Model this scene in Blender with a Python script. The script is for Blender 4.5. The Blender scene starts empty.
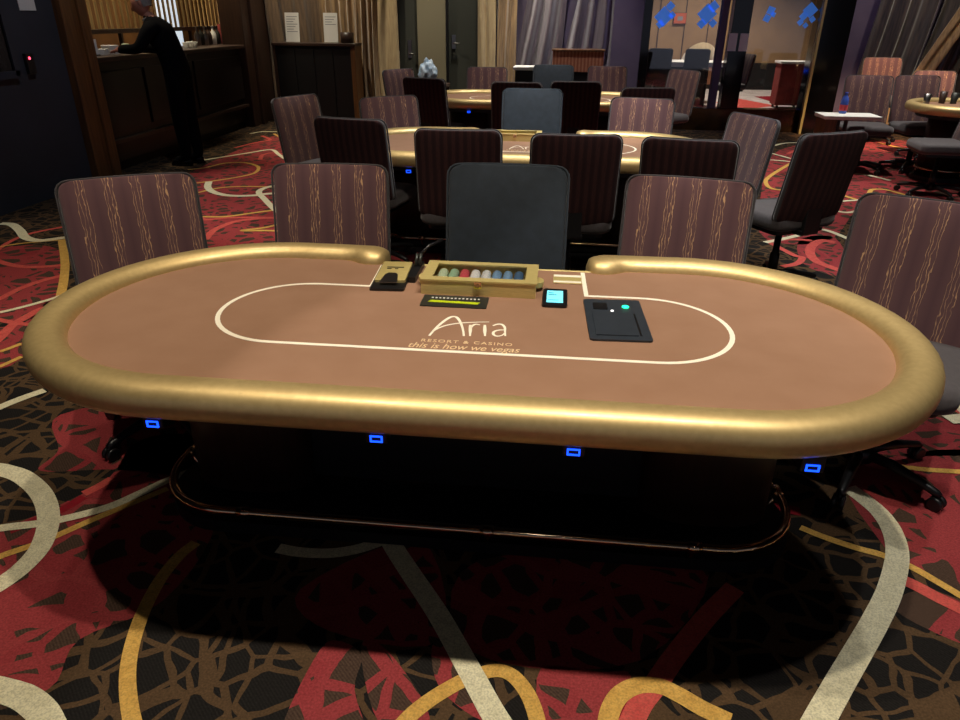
import bpy, bmesh, math, random
from mathutils import Vector, Matrix
S = bpy.context.scene
COL = S.collection
PI = math.pi
random.seed(7)
def lin(r, g, b):
    f = lambda c: (c/255/12.92 if c/255 <= .04045 else ((c/255+.055)/1.055)**2.4)
    return (f(r), f(g), f(b), 1)

# ------------------------------------------------------------------ camera, world, lights, exposure
cd = bpy.data.cameras.new('camera'); cam = bpy.data.objects.new('camera', cd); COL.objects.link(cam)
F = Vector((-.0953165, .89203643, -.44179833)); R = Vector((.99394353, .10966925, .00699356)); U = R.cross(F)
cam.matrix_world = Matrix(((R.x, U.x, -F.x, .2422), (R.y, U.y, -F.y, -1.9451), (R.z, U.z, -F.z, 1.58), (0, 0, 0, 1)))
cd.sensor_width = 36; cd.lens = 700/960*36; cd.clip_start = .02; cd.clip_end = 200
S.camera = cam
S.view_settings.view_transform = 'Standard'; S.view_settings.look = 'None'
S.view_settings.gamma = 1; S.view_settings.exposure = 0; S.view_settings.use_curve_mapping = False
w = bpy.data.worlds.new('dim room'); S.world = w; w.use_nodes = True
wt = w.node_tree; tc = wt.nodes.new('ShaderNodeTexCoord'); sp_ = wt.nodes.new('ShaderNodeSeparateXYZ'); wt.links.new(tc.outputs['Generated'], sp_.inputs[0])
rp_ = wt.nodes.new('ShaderNodeValToRGB'); rp_.color_ramp.elements[0].position = .38; rp_.color_ramp.elements[0].color = (.012, .012, .014, 1)
e_ = rp_.color_ramp.elements.new(.5); e_.color = (.2, .21, .27, 1); e_ = rp_.color_ramp.elements.new(.58); e_.color = (.12, .125, .16, 1)
rp_.color_ramp.elements[-1].position = .68; rp_.color_ramp.elements[-1].color = (.01, .01, .012, 1)
ma_ = wt.nodes.new('ShaderNodeMath'); ma_.operation = 'MULTIPLY_ADD'; ma_.inputs[1].default_value = .5; ma_.inputs[2].default_value = .5
wt.links.new(sp_.outputs[2], ma_.inputs[0]); wt.links.new(ma_.outputs[0], rp_.inputs[0])
wt.links.new(rp_.outputs[0], wt.nodes['Background'].inputs[0]); wt.nodes['Background'].inputs[1].default_value = 1
def spot(x, y, z, tx, ty, watts, deg, col=(1, .86, .66), r=.06, blend=.25, tz=0):
    d = bpy.data.lights.new('downlight_or_fill', 'SPOT'); d.energy = watts; d.spot_size = math.radians(deg); d.spot_blend = blend
    d.color = col; d.shadow_soft_size = r
    o = bpy.data.objects.new('downlight_or_fill', d); COL.objects.link(o); o.location = (x, y, z)
    o.rotation_euler = (Vector((tx, ty, tz))-Vector((x, y, z))).to_track_quat('-Z', 'Y').to_euler()
WARM = (1, .88, .70); NEUT = (1, .95, .88); COOL = (.92, .97, 1)
# the row of ceiling downlights over the near table; the narrow one leaves the left end of the table out
spot(.5, -.62, 4.4, .5, -.62, 265, 95, WARM, .05, .3)
spot(1.25, -.58, 4.4, 1.25, -.58, 205, 54, NEUT, .05, .05)
spot(-1.0, -.6, 4.4, -1.0, -.6, 215, 80, WARM, .05, .3)
spot(-1.6, 1.3, 4.4, -1.6, 1.3, 90, 60, WARM, .08, .5)
spot(1.9, 1.4, 4.4, 1.9, 1.4, 170, 60, NEUT, .08, .5)
# over the two tables behind and the aisles beside them
for sx, sy, sw, sc in ((-.6, 3.2, 210, WARM), (.6, 2.8, 420, COOL), (-.5, 6.3, 240, NEUT), (.7, 6.0, 330, NEUT), (.2, 8.7, 360, NEUT), (-2.2, 4.4, 300, NEUT), (-2.2, 7.4, 330, NEUT), (2.6, 3.6, 300, NEUT), (2.9, 6.4, 300, NEUT), (4.6, 6.4, 420, NEUT), (-1.0, 9.2, 300, NEUT)):
    spot(sx, sy, 4.4, sx, sy+.2, sw, 46 if sx == -2.2 else 66, sc, .08, .6)
spot(4.7, 6.4, 4.4, 4.75, 8.6, 1500, 28, (1, .66, .4), .08, .6, .9)
spot(.2, 2.2, 4.4, .3, 4.0, 420, 28, NEUT, .08, .6, .8)  # added spot, brightens the middle navy chair and its neighbour
spot(-3.1, 3.0, 4.4, -3.0, 2.4, 260, 52, WARM, .08, .7)  # added spot, lifts the dim carpet towards the left wall
spot(.4, -3.6, 4.2, .3, .0, 11, 60, NEUT, .1, .6, .3)  # added weak fill from behind the camera for the table base and foot rail
spot(5.6, 8.5, 4.3, 5.8, 9.8, 190, 80, (1, .88, .66), .1, .7, 1.5)  # added spot to brighten the dark drapes on the right
spot(-2.6, 4.2, 4.4, -4.5, 4.6, 90, 60, (.75, .85, 1), .1, .8, 1.3)  # added bluish fill on the left wall and pillar
spot(-3.5, 8.9, 4.3, -3.3, 9.9, 330, 75, (1, .88, .68), .08, .7, 1.0)  # added wash for the cabinet and the drapes behind it
spot(-.9, 9.0, 4.3, -.9, 10, 160, 60, (1, .86, .6), .08, .7, 1.3)
spot(-5.6, 8.9, 3.4, -5.75, 9.0, 160, 140, (1, .8, .5), .1, .6, 1.0)
spot(-4.8, 5.9, 3.4, -4.75, 5.95, 120, 95, (1, .85, .6), .1, .6, 1.1)
spot(-4.95, 8.4, 3.4, -4.9, 8.4, 130, 95, (1, .85, .6), .1, .6, 1.1)
spot(3.2, 14.2, 4.2, 3.4, 14.6, 800, 110, (1, .9, .78), .1, .6)
spot(1.2, 8.6, 4.2, 1.2, 9.9, 60, 70, (.55, .45, 1), .1, .8, 1.6)  # added purple spot, stands in for the far room's glow on the wall
spot(4.4, 8.6, 4.2, 4.4, 9.9, 90, 70, (.8, .68, 1), .1, .8, 1.6)  # added purple fill, same glow on the right hand strip of wall

# ------------------------------------------------------------------ materials
def mat(name, c, rough=.6, metal=0, spec=.5, emit=None, estr=0, sheen=0, coat=0):
    m = bpy.data.materials.new(name); m.use_nodes = True
    b = m.node_tree.nodes['Principled BSDF']
    b.inputs['Base Color'].default_value = c if len(c) == 4 else (*c, 1)
    b.inputs['Roughness'].default_value = rough; b.inputs['Metallic'].default_value = metal
    b.inputs['Specular IOR Level'].default_value = spec; b.inputs['Sheen Weight'].default_value = sheen; b.inputs['Coat Weight'].default_value = coat
    if emit: b.inputs['Emission Color'].default_value = emit; b.inputs['Emission Strength'].default_value = estr
    return m
class NT:
    def __init__(s, m): s.t = m.node_tree; s.b = s.t.nodes['Principled BSDF']
    def n(s, typ, **kw):
        o = s.t.nodes.new(typ)
        for k, v in kw.items(): setattr(o, k, v)
        return o
    def l(s, a, b): s.t.links.new(a, b)
    def m(s, op, a, b=None, clamp=False):
        o = s.n('ShaderNodeMath', operation=op); o.use_clamp = clamp
        for i, v in enumerate((a, b)):
            if v is None: continue
            if isinstance(v, (int, float)): o.inputs[i].default_value = v
            else: s.l(v, o.inputs[i])
        return o.outputs[0]
    def mix(s, f, a, b):
        o = s.n('ShaderNodeMix', data_type='RGBA')
        if isinstance(f, (int, float)): o.inputs[0].default_value = f
        else: s.l(f, o.inputs[0])
        for i, v in ((6, a), (7, b)):
            if isinstance(v, tuple): o.inputs[i].default_value = v
            else: s.l(v, o.inputs[i])
        return o.outputs[2]
    def pos(s): return s.n('ShaderNodeTexCoord').outputs['Object']
    def xyz(s, v):
        o = s.n('ShaderNodeSeparateXYZ'); s.l(v, o.inputs[0]); return o.outputs
    def noise(s, v, scale, detail=3, rough=.5):
        o = s.n('ShaderNodeTexNoise'); s.l(v, o.inputs['Vector']); o.inputs['Scale'].default_value = scale
        o.inputs['Detail'].default_value = detail; o.inputs['Roughness'].default_value = rough; return o.outputs[0]
    def ramp(s, f, lo, hi):
        o = s.n('ShaderNodeMapRange'); s.l(f, o.inputs[0]); o.inputs[1].default_value = lo; o.inputs[2].default_value = hi; return o.outputs[0]
    def bump(s, h, strength=.3, dist=.01):
        o = s.n('ShaderNodeBump'); o.inputs['Strength'].default_value = strength; o.inputs['Distance'].default_value = dist
        s.l(h, o.inputs['Height']); s.l(o.outputs[0], s.b.inputs['Normal'])
def varied(name, c1, c2, scale, rough=.6, metal=0, stretch=(1, 1, 1), bump=0, spec=.5, sheen=0):
    m = mat(name, c1, rough, metal, spec, sheen=sheen); t = NT(m)
    mp = t.n('ShaderNodeMapping'); t.l(t.pos(), mp.inputs[0]); mp.inputs['Scale'].default_value = stretch
    n = t.noise(mp.outputs[0], scale, 4)
    t.l(t.mix(t.ramp(n, .3, .7), c1, c2), t.b.inputs['Base Color'])
    if bump: t.bump(n, bump)
    return m
def carpet_ground(name, cell, web, hot, wide):
    m = mat(name, cell, .95, spec=.1); t = NT(m); p = t.pos()
    nz = t.n('ShaderNodeTexNoise'); t.l(p, nz.inputs['Vector']); nz.inputs['Scale'].default_value = 5
    va = t.n('ShaderNodeVectorMath', operation='MULTIPLY_ADD'); t.l(nz.outputs['Color'], va.inputs[0]); va.inputs[1].default_value = (.09, .09, 0); t.l(p, va.inputs[2])
    def web_at(scale, wd, seedoff):
        mp = t.n('ShaderNodeMapping'); t.l(va.outputs[0], mp.inputs[0]); mp.inputs['Location'].default_value = seedoff; mp.inputs['Scale'].default_value = (1, 1, 0)
        v = t.n('ShaderNodeTexVoronoi', feature='DISTANCE_TO_EDGE'); t.l(mp.outputs[0], v.inputs['Vector']); v.inputs['Scale'].default_value = scale; v.inputs['Randomness'].default_value = .85
        return t.m('LESS_THAN', v.outputs['Distance'], wd)
    wv = t.n('ShaderNodeTexWave', wave_type='BANDS', bands_direction='DIAGONAL'); t.l(p, wv.inputs['Vector']); wv.inputs['Scale'].default_value = 55
    th = t.ramp(wv.outputs['Fac'], .35, .65)
    big = t.noise(p, 1.7, 2)
    c = t.mix(t.m('MULTIPLY', th, .4), cell, (cell[0]*.35, cell[1]*.35, cell[2]*.35, 1))
    c = t.mix(web_at(7.5, wide, (0, 0, 0)), c, t.mix(t.ramp(big, .45, .6), web, hot))
    c = t.mix(web_at(5.2, wide*.55, (3.1, 1.7, 0)), c, web)
    fine = t.noise(p, 160, 2); 
    c2 = t.mix(t.ramp(fine, .3, .8), (0, 0, 0, 1), c)
    c = t.mix(.45, c, c2)
    t.l(c, t.b.inputs['Base Color']); t.bump(fine, .4, .004)
    return m
def yarn(name, c1, c2):
    m = mat(name, c1, .95, spec=.1); t = NT(m); p = t.pos()
    n = t.noise(p, 28, 3); f = t.noise(p, 190, 2)
    c = t.mix(t.ramp(n, .3, .7), c1, c2); c = t.mix(t.m('MULTIPLY', t.ramp(f, .4, .7), .35), c, (.05, .045, .03, 1))
    t.l(c, t.b.inputs['Base Color']); t.bump(f, .4, .004)
    return m
def striped(name, base, base2, line, spacing, lw, wav, phase=0., sheen=.25):
    """upholstery: groups of thin wavering threads running up the cloth"""
    m = mat(name, base, .8, spec=.2, sheen=sheen); t = NT(m); p = t.pos(); x, y, z = t.xyz(p)
    gx = t.m('DIVIDE', t.m('ADD', x, phase), spacing); fr = t.m('SUBTRACT', t.m('FRACT', gx), .5)
    tot = None
    for k, off in enumerate((-.19, -.09, .03, .14)):
        mp = t.n('ShaderNodeMapping'); t.l(p, mp.inputs[0]); mp.inputs['Location'].default_value = (0, 0, 3.7*k); mp.inputs['Scale'].default_value = (3, 0, 1)
        nz = t.noise(mp.outputs[0], 17, 2)
        d = t.m('ABSOLUTE', t.m('ADD', t.m('SUBTRACT', fr, off), t.m('MULTIPLY', t.m('SUBTRACT', nz, .5), wav)))
        mp2 = t.n('ShaderNodeMapping'); t.l(p, mp2.inputs[0]); mp2.inputs['Location'].default_value = (0, 0, 1.9*k+7)
        fade = t.ramp(t.noise(mp2.outputs[0], 30, 2), .25, .6)
        li = t.m('MULTIPLY', t.m('LESS_THAN', d, lw), fade)
        tot = li if tot is None else t.m('MAXIMUM', tot, li)
    band = t.m('ABSOLUTE', fr)
    c = t.mix(t.ramp(band, .1, .5), base2, base)
    c = t.mix(t.m('MULTIPLY', tot, .8), c, line)
    f = t.noise(p, 260, 2); t.l(c, t.b.inputs['Base Color']); t.bump(f, .15, .002)
    return m

M = {}
M['carpet_brown'] = carpet_ground('brown web carpet', lin(40, 37, 35), lin(96, 74, 52), lin(88, 68, 48), .062)
M['carpet_red'] = carpet_ground('red web carpet', lin(90, 70, 58), lin(168, 68, 70), lin(158, 58, 62), .115)
M['cream'] = yarn('cream yarn', lin(236, 228, 194), lin(220, 211, 176))
M['gold'] = yarn('gold yarn', lin(222, 176, 92), lin(204, 158, 78))
M['coral'] = yarn('coral yarn', lin(210, 94, 84), lin(196, 76, 72))
M['crimson'] = yarn('crimson yarn', lin(150, 24, 40), lin(130, 20, 36))
M['rail'] = varied('satin gold vinyl', lin(222, 195, 136), lin(212, 184, 126), 60, .5, .7); M['rail'].node_tree.nodes['Principled BSDF'].inputs['Coat Weight'].default_value = .35; M['rail'].node_tree.nodes['Principled BSDF'].inputs['Coat Roughness'].default_value = .22
M['felt'] = varied('brown suede felt', lin(158, 120, 95), lin(151, 113, 88), 9, .9, spec=.15, sheen=.15)
M['print'] = mat('cream print', lin(252, 243, 222), .8)
M['print_gold'] = mat('tan print', lin(236, 204, 158), .8)
M['black'] = mat('black laminate', lin(14, 13, 15), .45)
M['black_gloss'] = mat('polished black', lin(12, 11, 12), .12)
M['plastic'] = mat('black plastic', lin(20, 20, 22), .4)
M['bronze'] = mat('bronze tube', lin(220, 186, 150), .12, 1)
M['brass'] = varied('brushed brass', lin(212, 192, 126), lin(194, 174, 110), 40, .4, .2, (1, 12, 12))
M['steel'] = mat('dull steel', lin(150, 148, 146), .3, 1)
M['chair_front'] = striped('maroon striped cloth', lin(88, 61, 65), lin(99, 70, 71), lin(206, 162, 118), .097, .0095, .25, .02)
M['chair_rear'] = striped('dark maroon cloth', lin(42, 23, 26), lin(52, 31, 32), lin(66, 38, 37), .045, .06, .2, 0., .03)
M['chair_edge'] = varied('charcoal welt cloth', lin(50, 44, 46), lin(42, 37, 40), 80, .8, sheen=.3)
M['seat_cloth'] = varied('charcoal seat cloth', lin(70, 64, 66), lin(58, 52, 54), 50, .8, sheen=.3)
M['blue_cloth'] = varied('navy cloth', lin(35, 45, 56), lin(29, 38, 47), 24, .85, sheen=.15)
M['screen'] = mat('lit screen', lin(120, 225, 240), .3, emit=lin(120, 232, 250), estr=.9)
M['screen_dark'] = mat('screen text', lin(20, 90, 110), .3)
M['green_led'] = mat('green lamp', lin(40, 220, 160), .3, emit=lin(30, 255, 170), estr=2.2)
M['white_led'] = mat('white lamp', lin(240, 240, 240), .3, emit=(1, 1, 1, 1), estr=1.2)
M['blue_led'] = mat('blue lamp', lin(20, 120, 255), .3, emit=(.006, .06, 1, 1), estr=3)
M['red_led'] = mat('red lamp', lin(255, 40, 60), .3, emit=(1, .05, .1, 1), estr=5)
M['lime'] = mat('lime strip', lin(196, 214, 20), .5)
M['grey_metal'] = mat('dark grey metal', lin(64, 66, 62), .4, .6)
M['slate'] = varied('slate plastic', lin(50, 56, 64), lin(44, 50, 58), 30, .42)
M['white'] = mat('white paper', lin(226, 224, 218), .8)
M['ink'] = mat('grey ink', lin(120, 120, 126), .8)
M['wood'] = varied('brown wood', lin(120, 78, 38), lin(84, 52, 26), 6, .45, stretch=(6, 6, .5))
M['dark_wood'] = varied('dark wood', lin(62, 42, 32), lin(44, 30, 24), 6, .4, stretch=(6, 6, .6))
M['orange_wood'] = striped('reddish ribbed wood', lin(150, 88, 62), lin(176, 108, 78), lin(200, 140, 104), .05, .06, .1)
M['bar_front'] = varied('bar front wood', lin(30, 22, 19), lin(22, 16, 15), 5, .4, stretch=(5, 5, .6))
M['wall_dark'] = varied('dark blue grey wall', lin(52, 56, 66), lin(46, 49, 57), 2, .7)
M['wall_bar'] = varied('amber bar wall', lin(120, 84, 46), lin(96, 66, 36), 3, .6)
M['slat'] = varied('gilt slats', lin(206, 176, 124), lin(160, 128, 80), 6, .4, .2, (4, 4, .4))
M['mirror_lit'] = mat('bright screen', lin(220, 226, 230), .4, emit=lin(210, 226, 240), estr=.8)
M['wall_olive'] = mat('olive wall', lin(124, 116, 92), .8)
M['door'] = mat('dark green grey door', lin(50, 52, 44), .6)
M['wall_purple_glow'] = varied('plum lit wall', lin(100, 88, 108), lin(88, 77, 98), 3, .6)  # purple glow from the far room is put into this base colour
M['curtain_gold'] = varied('gold brown drape', lin(168, 136, 92), lin(120, 94, 64), 12, .75, stretch=(3, 3, .3), sheen=.4)
M['curtain_brown'] = varied('brown drape', lin(116, 92, 66), lin(84, 64, 46), 10, .75, stretch=(3, 3, .3), sheen=.4)
M['curtain_pale'] = varied('pale drape', lin(190, 168, 126), lin(168, 144, 106), 14, .8, stretch=(3, 3, .4), sheen=.3)
M['curtain_plum'] = varied('plum grey drape', lin(112, 98, 102), lin(80, 68, 76), 10, .6, stretch=(3, 3, .3), sheen=.5)
M['curtain_dark'] = varied('dark drape', lin(78, 66, 58), lin(34, 29, 34), 10, .5, stretch=(3, 3, .3), sheen=.5)
M['wall_far'] = varied('tan wall', lin(142, 112, 78), lin(128, 100, 70), 2, .7)
M['stone'] = varied('polished brown stone', lin(74, 48, 22), lin(40, 27, 14), 5, .12)
M['far_carpet'] = varied('pale carpet', lin(200, 190, 184), lin(164, 152, 146), 4, .9)
M['red_cloth'] = varied('red cloth', lin(130, 44, 38), lin(108, 34, 32), 12, .8)
M['decal'] = mat('glowing blue decal', lin(96, 150, 226), .4, emit=lin(70, 130, 230), estr=.35)  # blue light on the decals is put in as their own weak emission
M['sign_red'] = mat('orange red screen', lin(160, 80, 56), .4, emit=lin(190, 70, 40), estr=.12)
M['suit'] = varied('black suit', lin(9, 9, 12), lin(6, 6, 9), 30, .95, spec=.1)
M['skin'] = varied('skin', lin(190, 132, 112), lin(176, 116, 98), 12, .55)
M['hair'] = varied('silver hair', lin(150, 144, 140), lin(120, 116, 112), 60, .6)
M['ceiling'] = mat('dark ceiling', lin(60, 54, 50), .9)
g = mat('clear pane', (.9, .93, .95, 1), .02); M['glass'] = g; t = NT(g)
tr = t.n('ShaderNodeBsdfTransparent'); gl = t.n('ShaderNodeBsdfGlossy'); gl.inputs['Roughness'].default_value = .03
mx = t.n('ShaderNodeMixShader'); mx.inputs[0].default_value = .09; t.l(tr.outputs[0], mx.inputs[1]); t.l(gl.outputs[0], mx.inputs[2])
t.l(mx.outputs[0], t.t.nodes['Material Output'].inputs[0])
for nm, c in (('chip_mint', (196, 210, 176)), ('chip_green', (150, 184, 150)), ('chip_red', (206, 74, 84)), ('chip_white', (226, 226, 224)), ('chip_blue', (120, 156, 190)), ('chip_navy', (70, 104, 140))):
    m = mat(nm, lin(*c), .5); M[nm] = m; t = NT(m); x, y, z = t.xyz(t.pos())
    fr = t.m('FRACT', t.m('MULTIPLY', y, 290)); t.l(t.mix(t.m('MULTIPLY', t.m('LESS_THAN', fr, .22), .5), lin(*c), (.05, .05, .05, 1)), t.b.inputs['Base Color'])

# ------------------------------------------------------------------ mesh helpers
class MB:
    """collects shapes into one mesh"""
    def __init__(s): s.bm = bmesh.new(); s.mi = 0
    def face(s, vs, smooth=False):
        try: f = s.bm.faces.new(vs)
        except ValueError: return None
        f.material_index = s.mi; f.smooth = smooth; return f
    def box(s, x0, x1, y0, y1, z0, z1, bev=0, M4=None):
        b = bmesh.new(); bmesh.ops.create_cube(b, size=1)
        for v in b.verts: v.co = Vector((x0+(v.co.x+.5)*(x1-x0), y0+(v.co.y+.5)*(y1-y0), z0+(v.co.z+.5)*(z1-z0)))
        if bev: bmesh.ops.bevel(b, geom=b.edges[:], offset=bev, segments=3, profile=.5, affect='EDGES')
        s.add(b, M4, smooth=False); return s
    def add(s, b, M4=None, smooth=None):
        mp = {}
        for v in b.verts: mp[v] = s.bm.verts.new(M4 @ v.co if M4 else v.co)
        for f in b.faces:
            g = s.face([mp[v] for v in f.verts], f.smooth if smooth is None else smooth)
        b.free()
    def lathe(s, prof, n=20, M4=None, cap=True, smooth=True):
        rings = []
        for r, z in prof:
            rings.append([s.bm.verts.new((M4 @ Vector((r*math.cos(2*PI*k/n), r*math.sin(2*PI*k/n), z))) if M4 else Vector((r*math.cos(2*PI*k/n), r*math.sin(2*PI*k/n), z))) for k in range(n)])
        for a, b in zip(rings, rings[1:]):
            for k in range(n): s.face([a[k], a[(k+1) % n], b[(k+1) % n], b[k]], smooth)
        if cap: s.face(rings[0][::-1]); s.face(rings[-1])
        return s
    def tube(s, pts, r, n=10, closed=False, cap=True):
        pts = [Vector(p) for p in pts]; N = len(pts); rings = []
        rr = r if isinstance(r, (list, tuple)) else [r]*N
        up = Vector((0, 0, 1)); prev = None
        for i, p in enumerate(pts):
            a = pts[(i-1) % N] if (closed or i) else p; b = pts[(i+1) % N] if (closed or i < N-1) else p
            tg = (b-a).normalized()
            if prev is None: u = tg.cross(up if abs(tg.z) < .9 else Vector((1, 0, 0))).normalized()
            else: u = (prev-tg*prev.dot(tg)).normalized()
            prev = u; v = tg.cross(u)
            rings.append([s.bm.verts.new(p+(u*math.cos(2*PI*k/n)+v*math.sin(2*PI*k/n))*rr[i]) for k in range(n)])
        for i in range(N if closed else N-1):
            a, b = rings[i], rings[(i+1) % N]
            for k in range(n): s.face([a[k], a[(k+1) % n], b[(k+1) % n], b[k]], True)
        if cap and not closed: s.face(rings[0][::-1]); s.face(rings[-1])
        return s
    def prism(s, poly, z0, z1, M4=None, smooth=False):
        a = [s.bm.verts.new((M4 @ Vector((x, y, z0))) if M4 else Vector((x, y, z0))) for x, y in poly]
        b = [s.bm.verts.new((M4 @ Vector((x, y, z1))) if M4 else Vector((x, y, z1))) for x, y in poly]
        s.face(a[::-1]); s.face(b)
        for i in range(len(poly)):
            j = (i+1) % len(poly); s.face([a[i], a[j], b[j], b[i]], smooth)
        return s
    def ribbon(s, pts, wd, z, thick=0, closed=False):
        """flat band of width wd along 2-D points"""
        N = len(pts); L, Rr = [], []
        ww = wd if isinstance(wd, (list, tuple)) else [wd]*N
        for i in range(N):
            a = Vector(pts[(i-1) % N] if (closed or i) else pts[i]); b = Vector(pts[(i+1) % N] if (closed or i < N-1) else pts[i])
            d = (b-a); d = d.normalized() if d.length > 1e-9 else Vector((1, 0)); n = Vector((-d.y, d.x))*ww[i]/2; p = Vector(pts[i])
            L.append(p+n); Rr.append(p-n)
        lv = [s.bm.verts.new((p.x, p.y, z)) for p in L]; rv = [s.bm.verts.new((p.x, p.y, z)) for p in Rr]
        for i in range(N if closed else N-1):
            j = (i+1) % N; s.face([rv[i], rv[j], lv[j], lv[i]])
        return s
    def build(s, name, mats, parent=None, sub=0, loc=None):
        bmesh.ops.recalc_face_normals(s.bm, faces=s.bm.faces[:]) if name != 'floor' else None
        me = bpy.data.meshes.new(name); s.bm.to_mesh(me); s.bm.free()
        for m in (mats if isinstance(mats, (list, tuple)) else [mats]): me.materials.append(M[m] if isinstance(m, str) else m)
        o = bpy.data.objects.new(name, me); COL.objects.link(o)
        if parent: o.parent = parent
        if loc: o.location = loc
        if sub:
            md = o.modifiers.new('sub', 'SUBSURF'); md.levels = sub; md.render_levels = sub
        return o
def tag(o, label=None, cat=None, group=None, kind=None):
    if label: o['label'] = label
    if cat: o['category'] = cat
    if group: o['group'] = group
    if kind: o['kind'] = kind
    return o
def empty(name, loc, rz=0):
    o = bpy.data.objects.new(name, None); COL.objects.link(o); o.location = loc; o.rotation_euler = (0, 0, rz); o.empty_display_size = .1; return o
def copy_tree(o, parent=None):
    c = o.copy(); COL.objects.link(c)
    if parent: c.parent = parent
    for ch in list(o.children): copy_tree(ch, c)
    return c
def struct(o): o['kind'] = 'structure'; return o
def smooth_path(P, n=8, closed=False):
    out = []; N = len(P); V = [Vector(p) for p in P]
    for i in range(N if closed else N-1):
        p0 = V[(i-1) % N] if (closed or i) else V[0]*2-V[1]; p1 = V[i]; p2 = V[(i+1) % N]
        p3 = V[(i+2) % N] if (closed or i+2 < N) else V[-1]*2-V[-2]
        for k in range(n):
            t = k/n; out.append(.5*((2*p1)+(p2-p0)*t+(2*p0-5*p1+4*p2-p3)*t*t+(3*p1-p0-3*p2+p3)*t**3))
    if not closed: out.append(V[-1])
    return out
def rrect(hx, hy, r, n=6):
    P = []
    for cx, cy, a0 in ((hx-r, hy-r, 0), (-hx+r, hy-r, PI/2), (-hx+r, -hy+r, PI), (hx-r, -hy+r, 3*PI/2)):
        for k in range(n+1): a = a0+PI/2*k/n; P.append((cx+r*math.cos(a), cy+r*math.sin(a)))
    return P
def stadium(A, B, n=28, cy=0):
    P = []
    for k in range(n+1): a = -PI/2+PI*k/n; P.append((A-B+B*math.cos(a), cy+B*math.sin(a)))
    for k in range(n+1): a = PI/2+PI*k/n; P.append((-(A-B)+B*math.cos(a), cy+B*math.sin(a)))
    return P
T = Matrix.Translation
def RX(a): return Matrix.Rotation(a, 4, 'X')
def RY(a): return Matrix.Rotation(a, 4, 'Y')
def RZ(a): return Matrix.Rotation(a, 4, 'Z')
def text_obj(name, body, size, loc, m, parent, sx=1., shear=0., depth=.0003, rot=(0, 0, 0), spacing=1.):
    c = bpy.data.curves.new(name, 'FONT'); c.body = body; c.size = size; c.align_x = 'CENTER'; c.shear = shear; c.extrude = depth; c.space_character = spacing
    tmp = bpy.data.objects.new('tmp', c); COL.objects.link(tmp)
    me = bpy.data.meshes.new_from_object(tmp.evaluated_get(bpy.context.evaluated_depsgraph_get()))
    bpy.data.objects.remove(tmp); me.materials.clear(); me.materials.append(M[m]); me.name = name
    o = bpy.data.objects.new(name, me); COL.objects.link(o); o.location = loc; o.scale = (sx, 1, 1); o.rotation_euler = rot
    if parent: o.parent = parent
    return o

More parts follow.
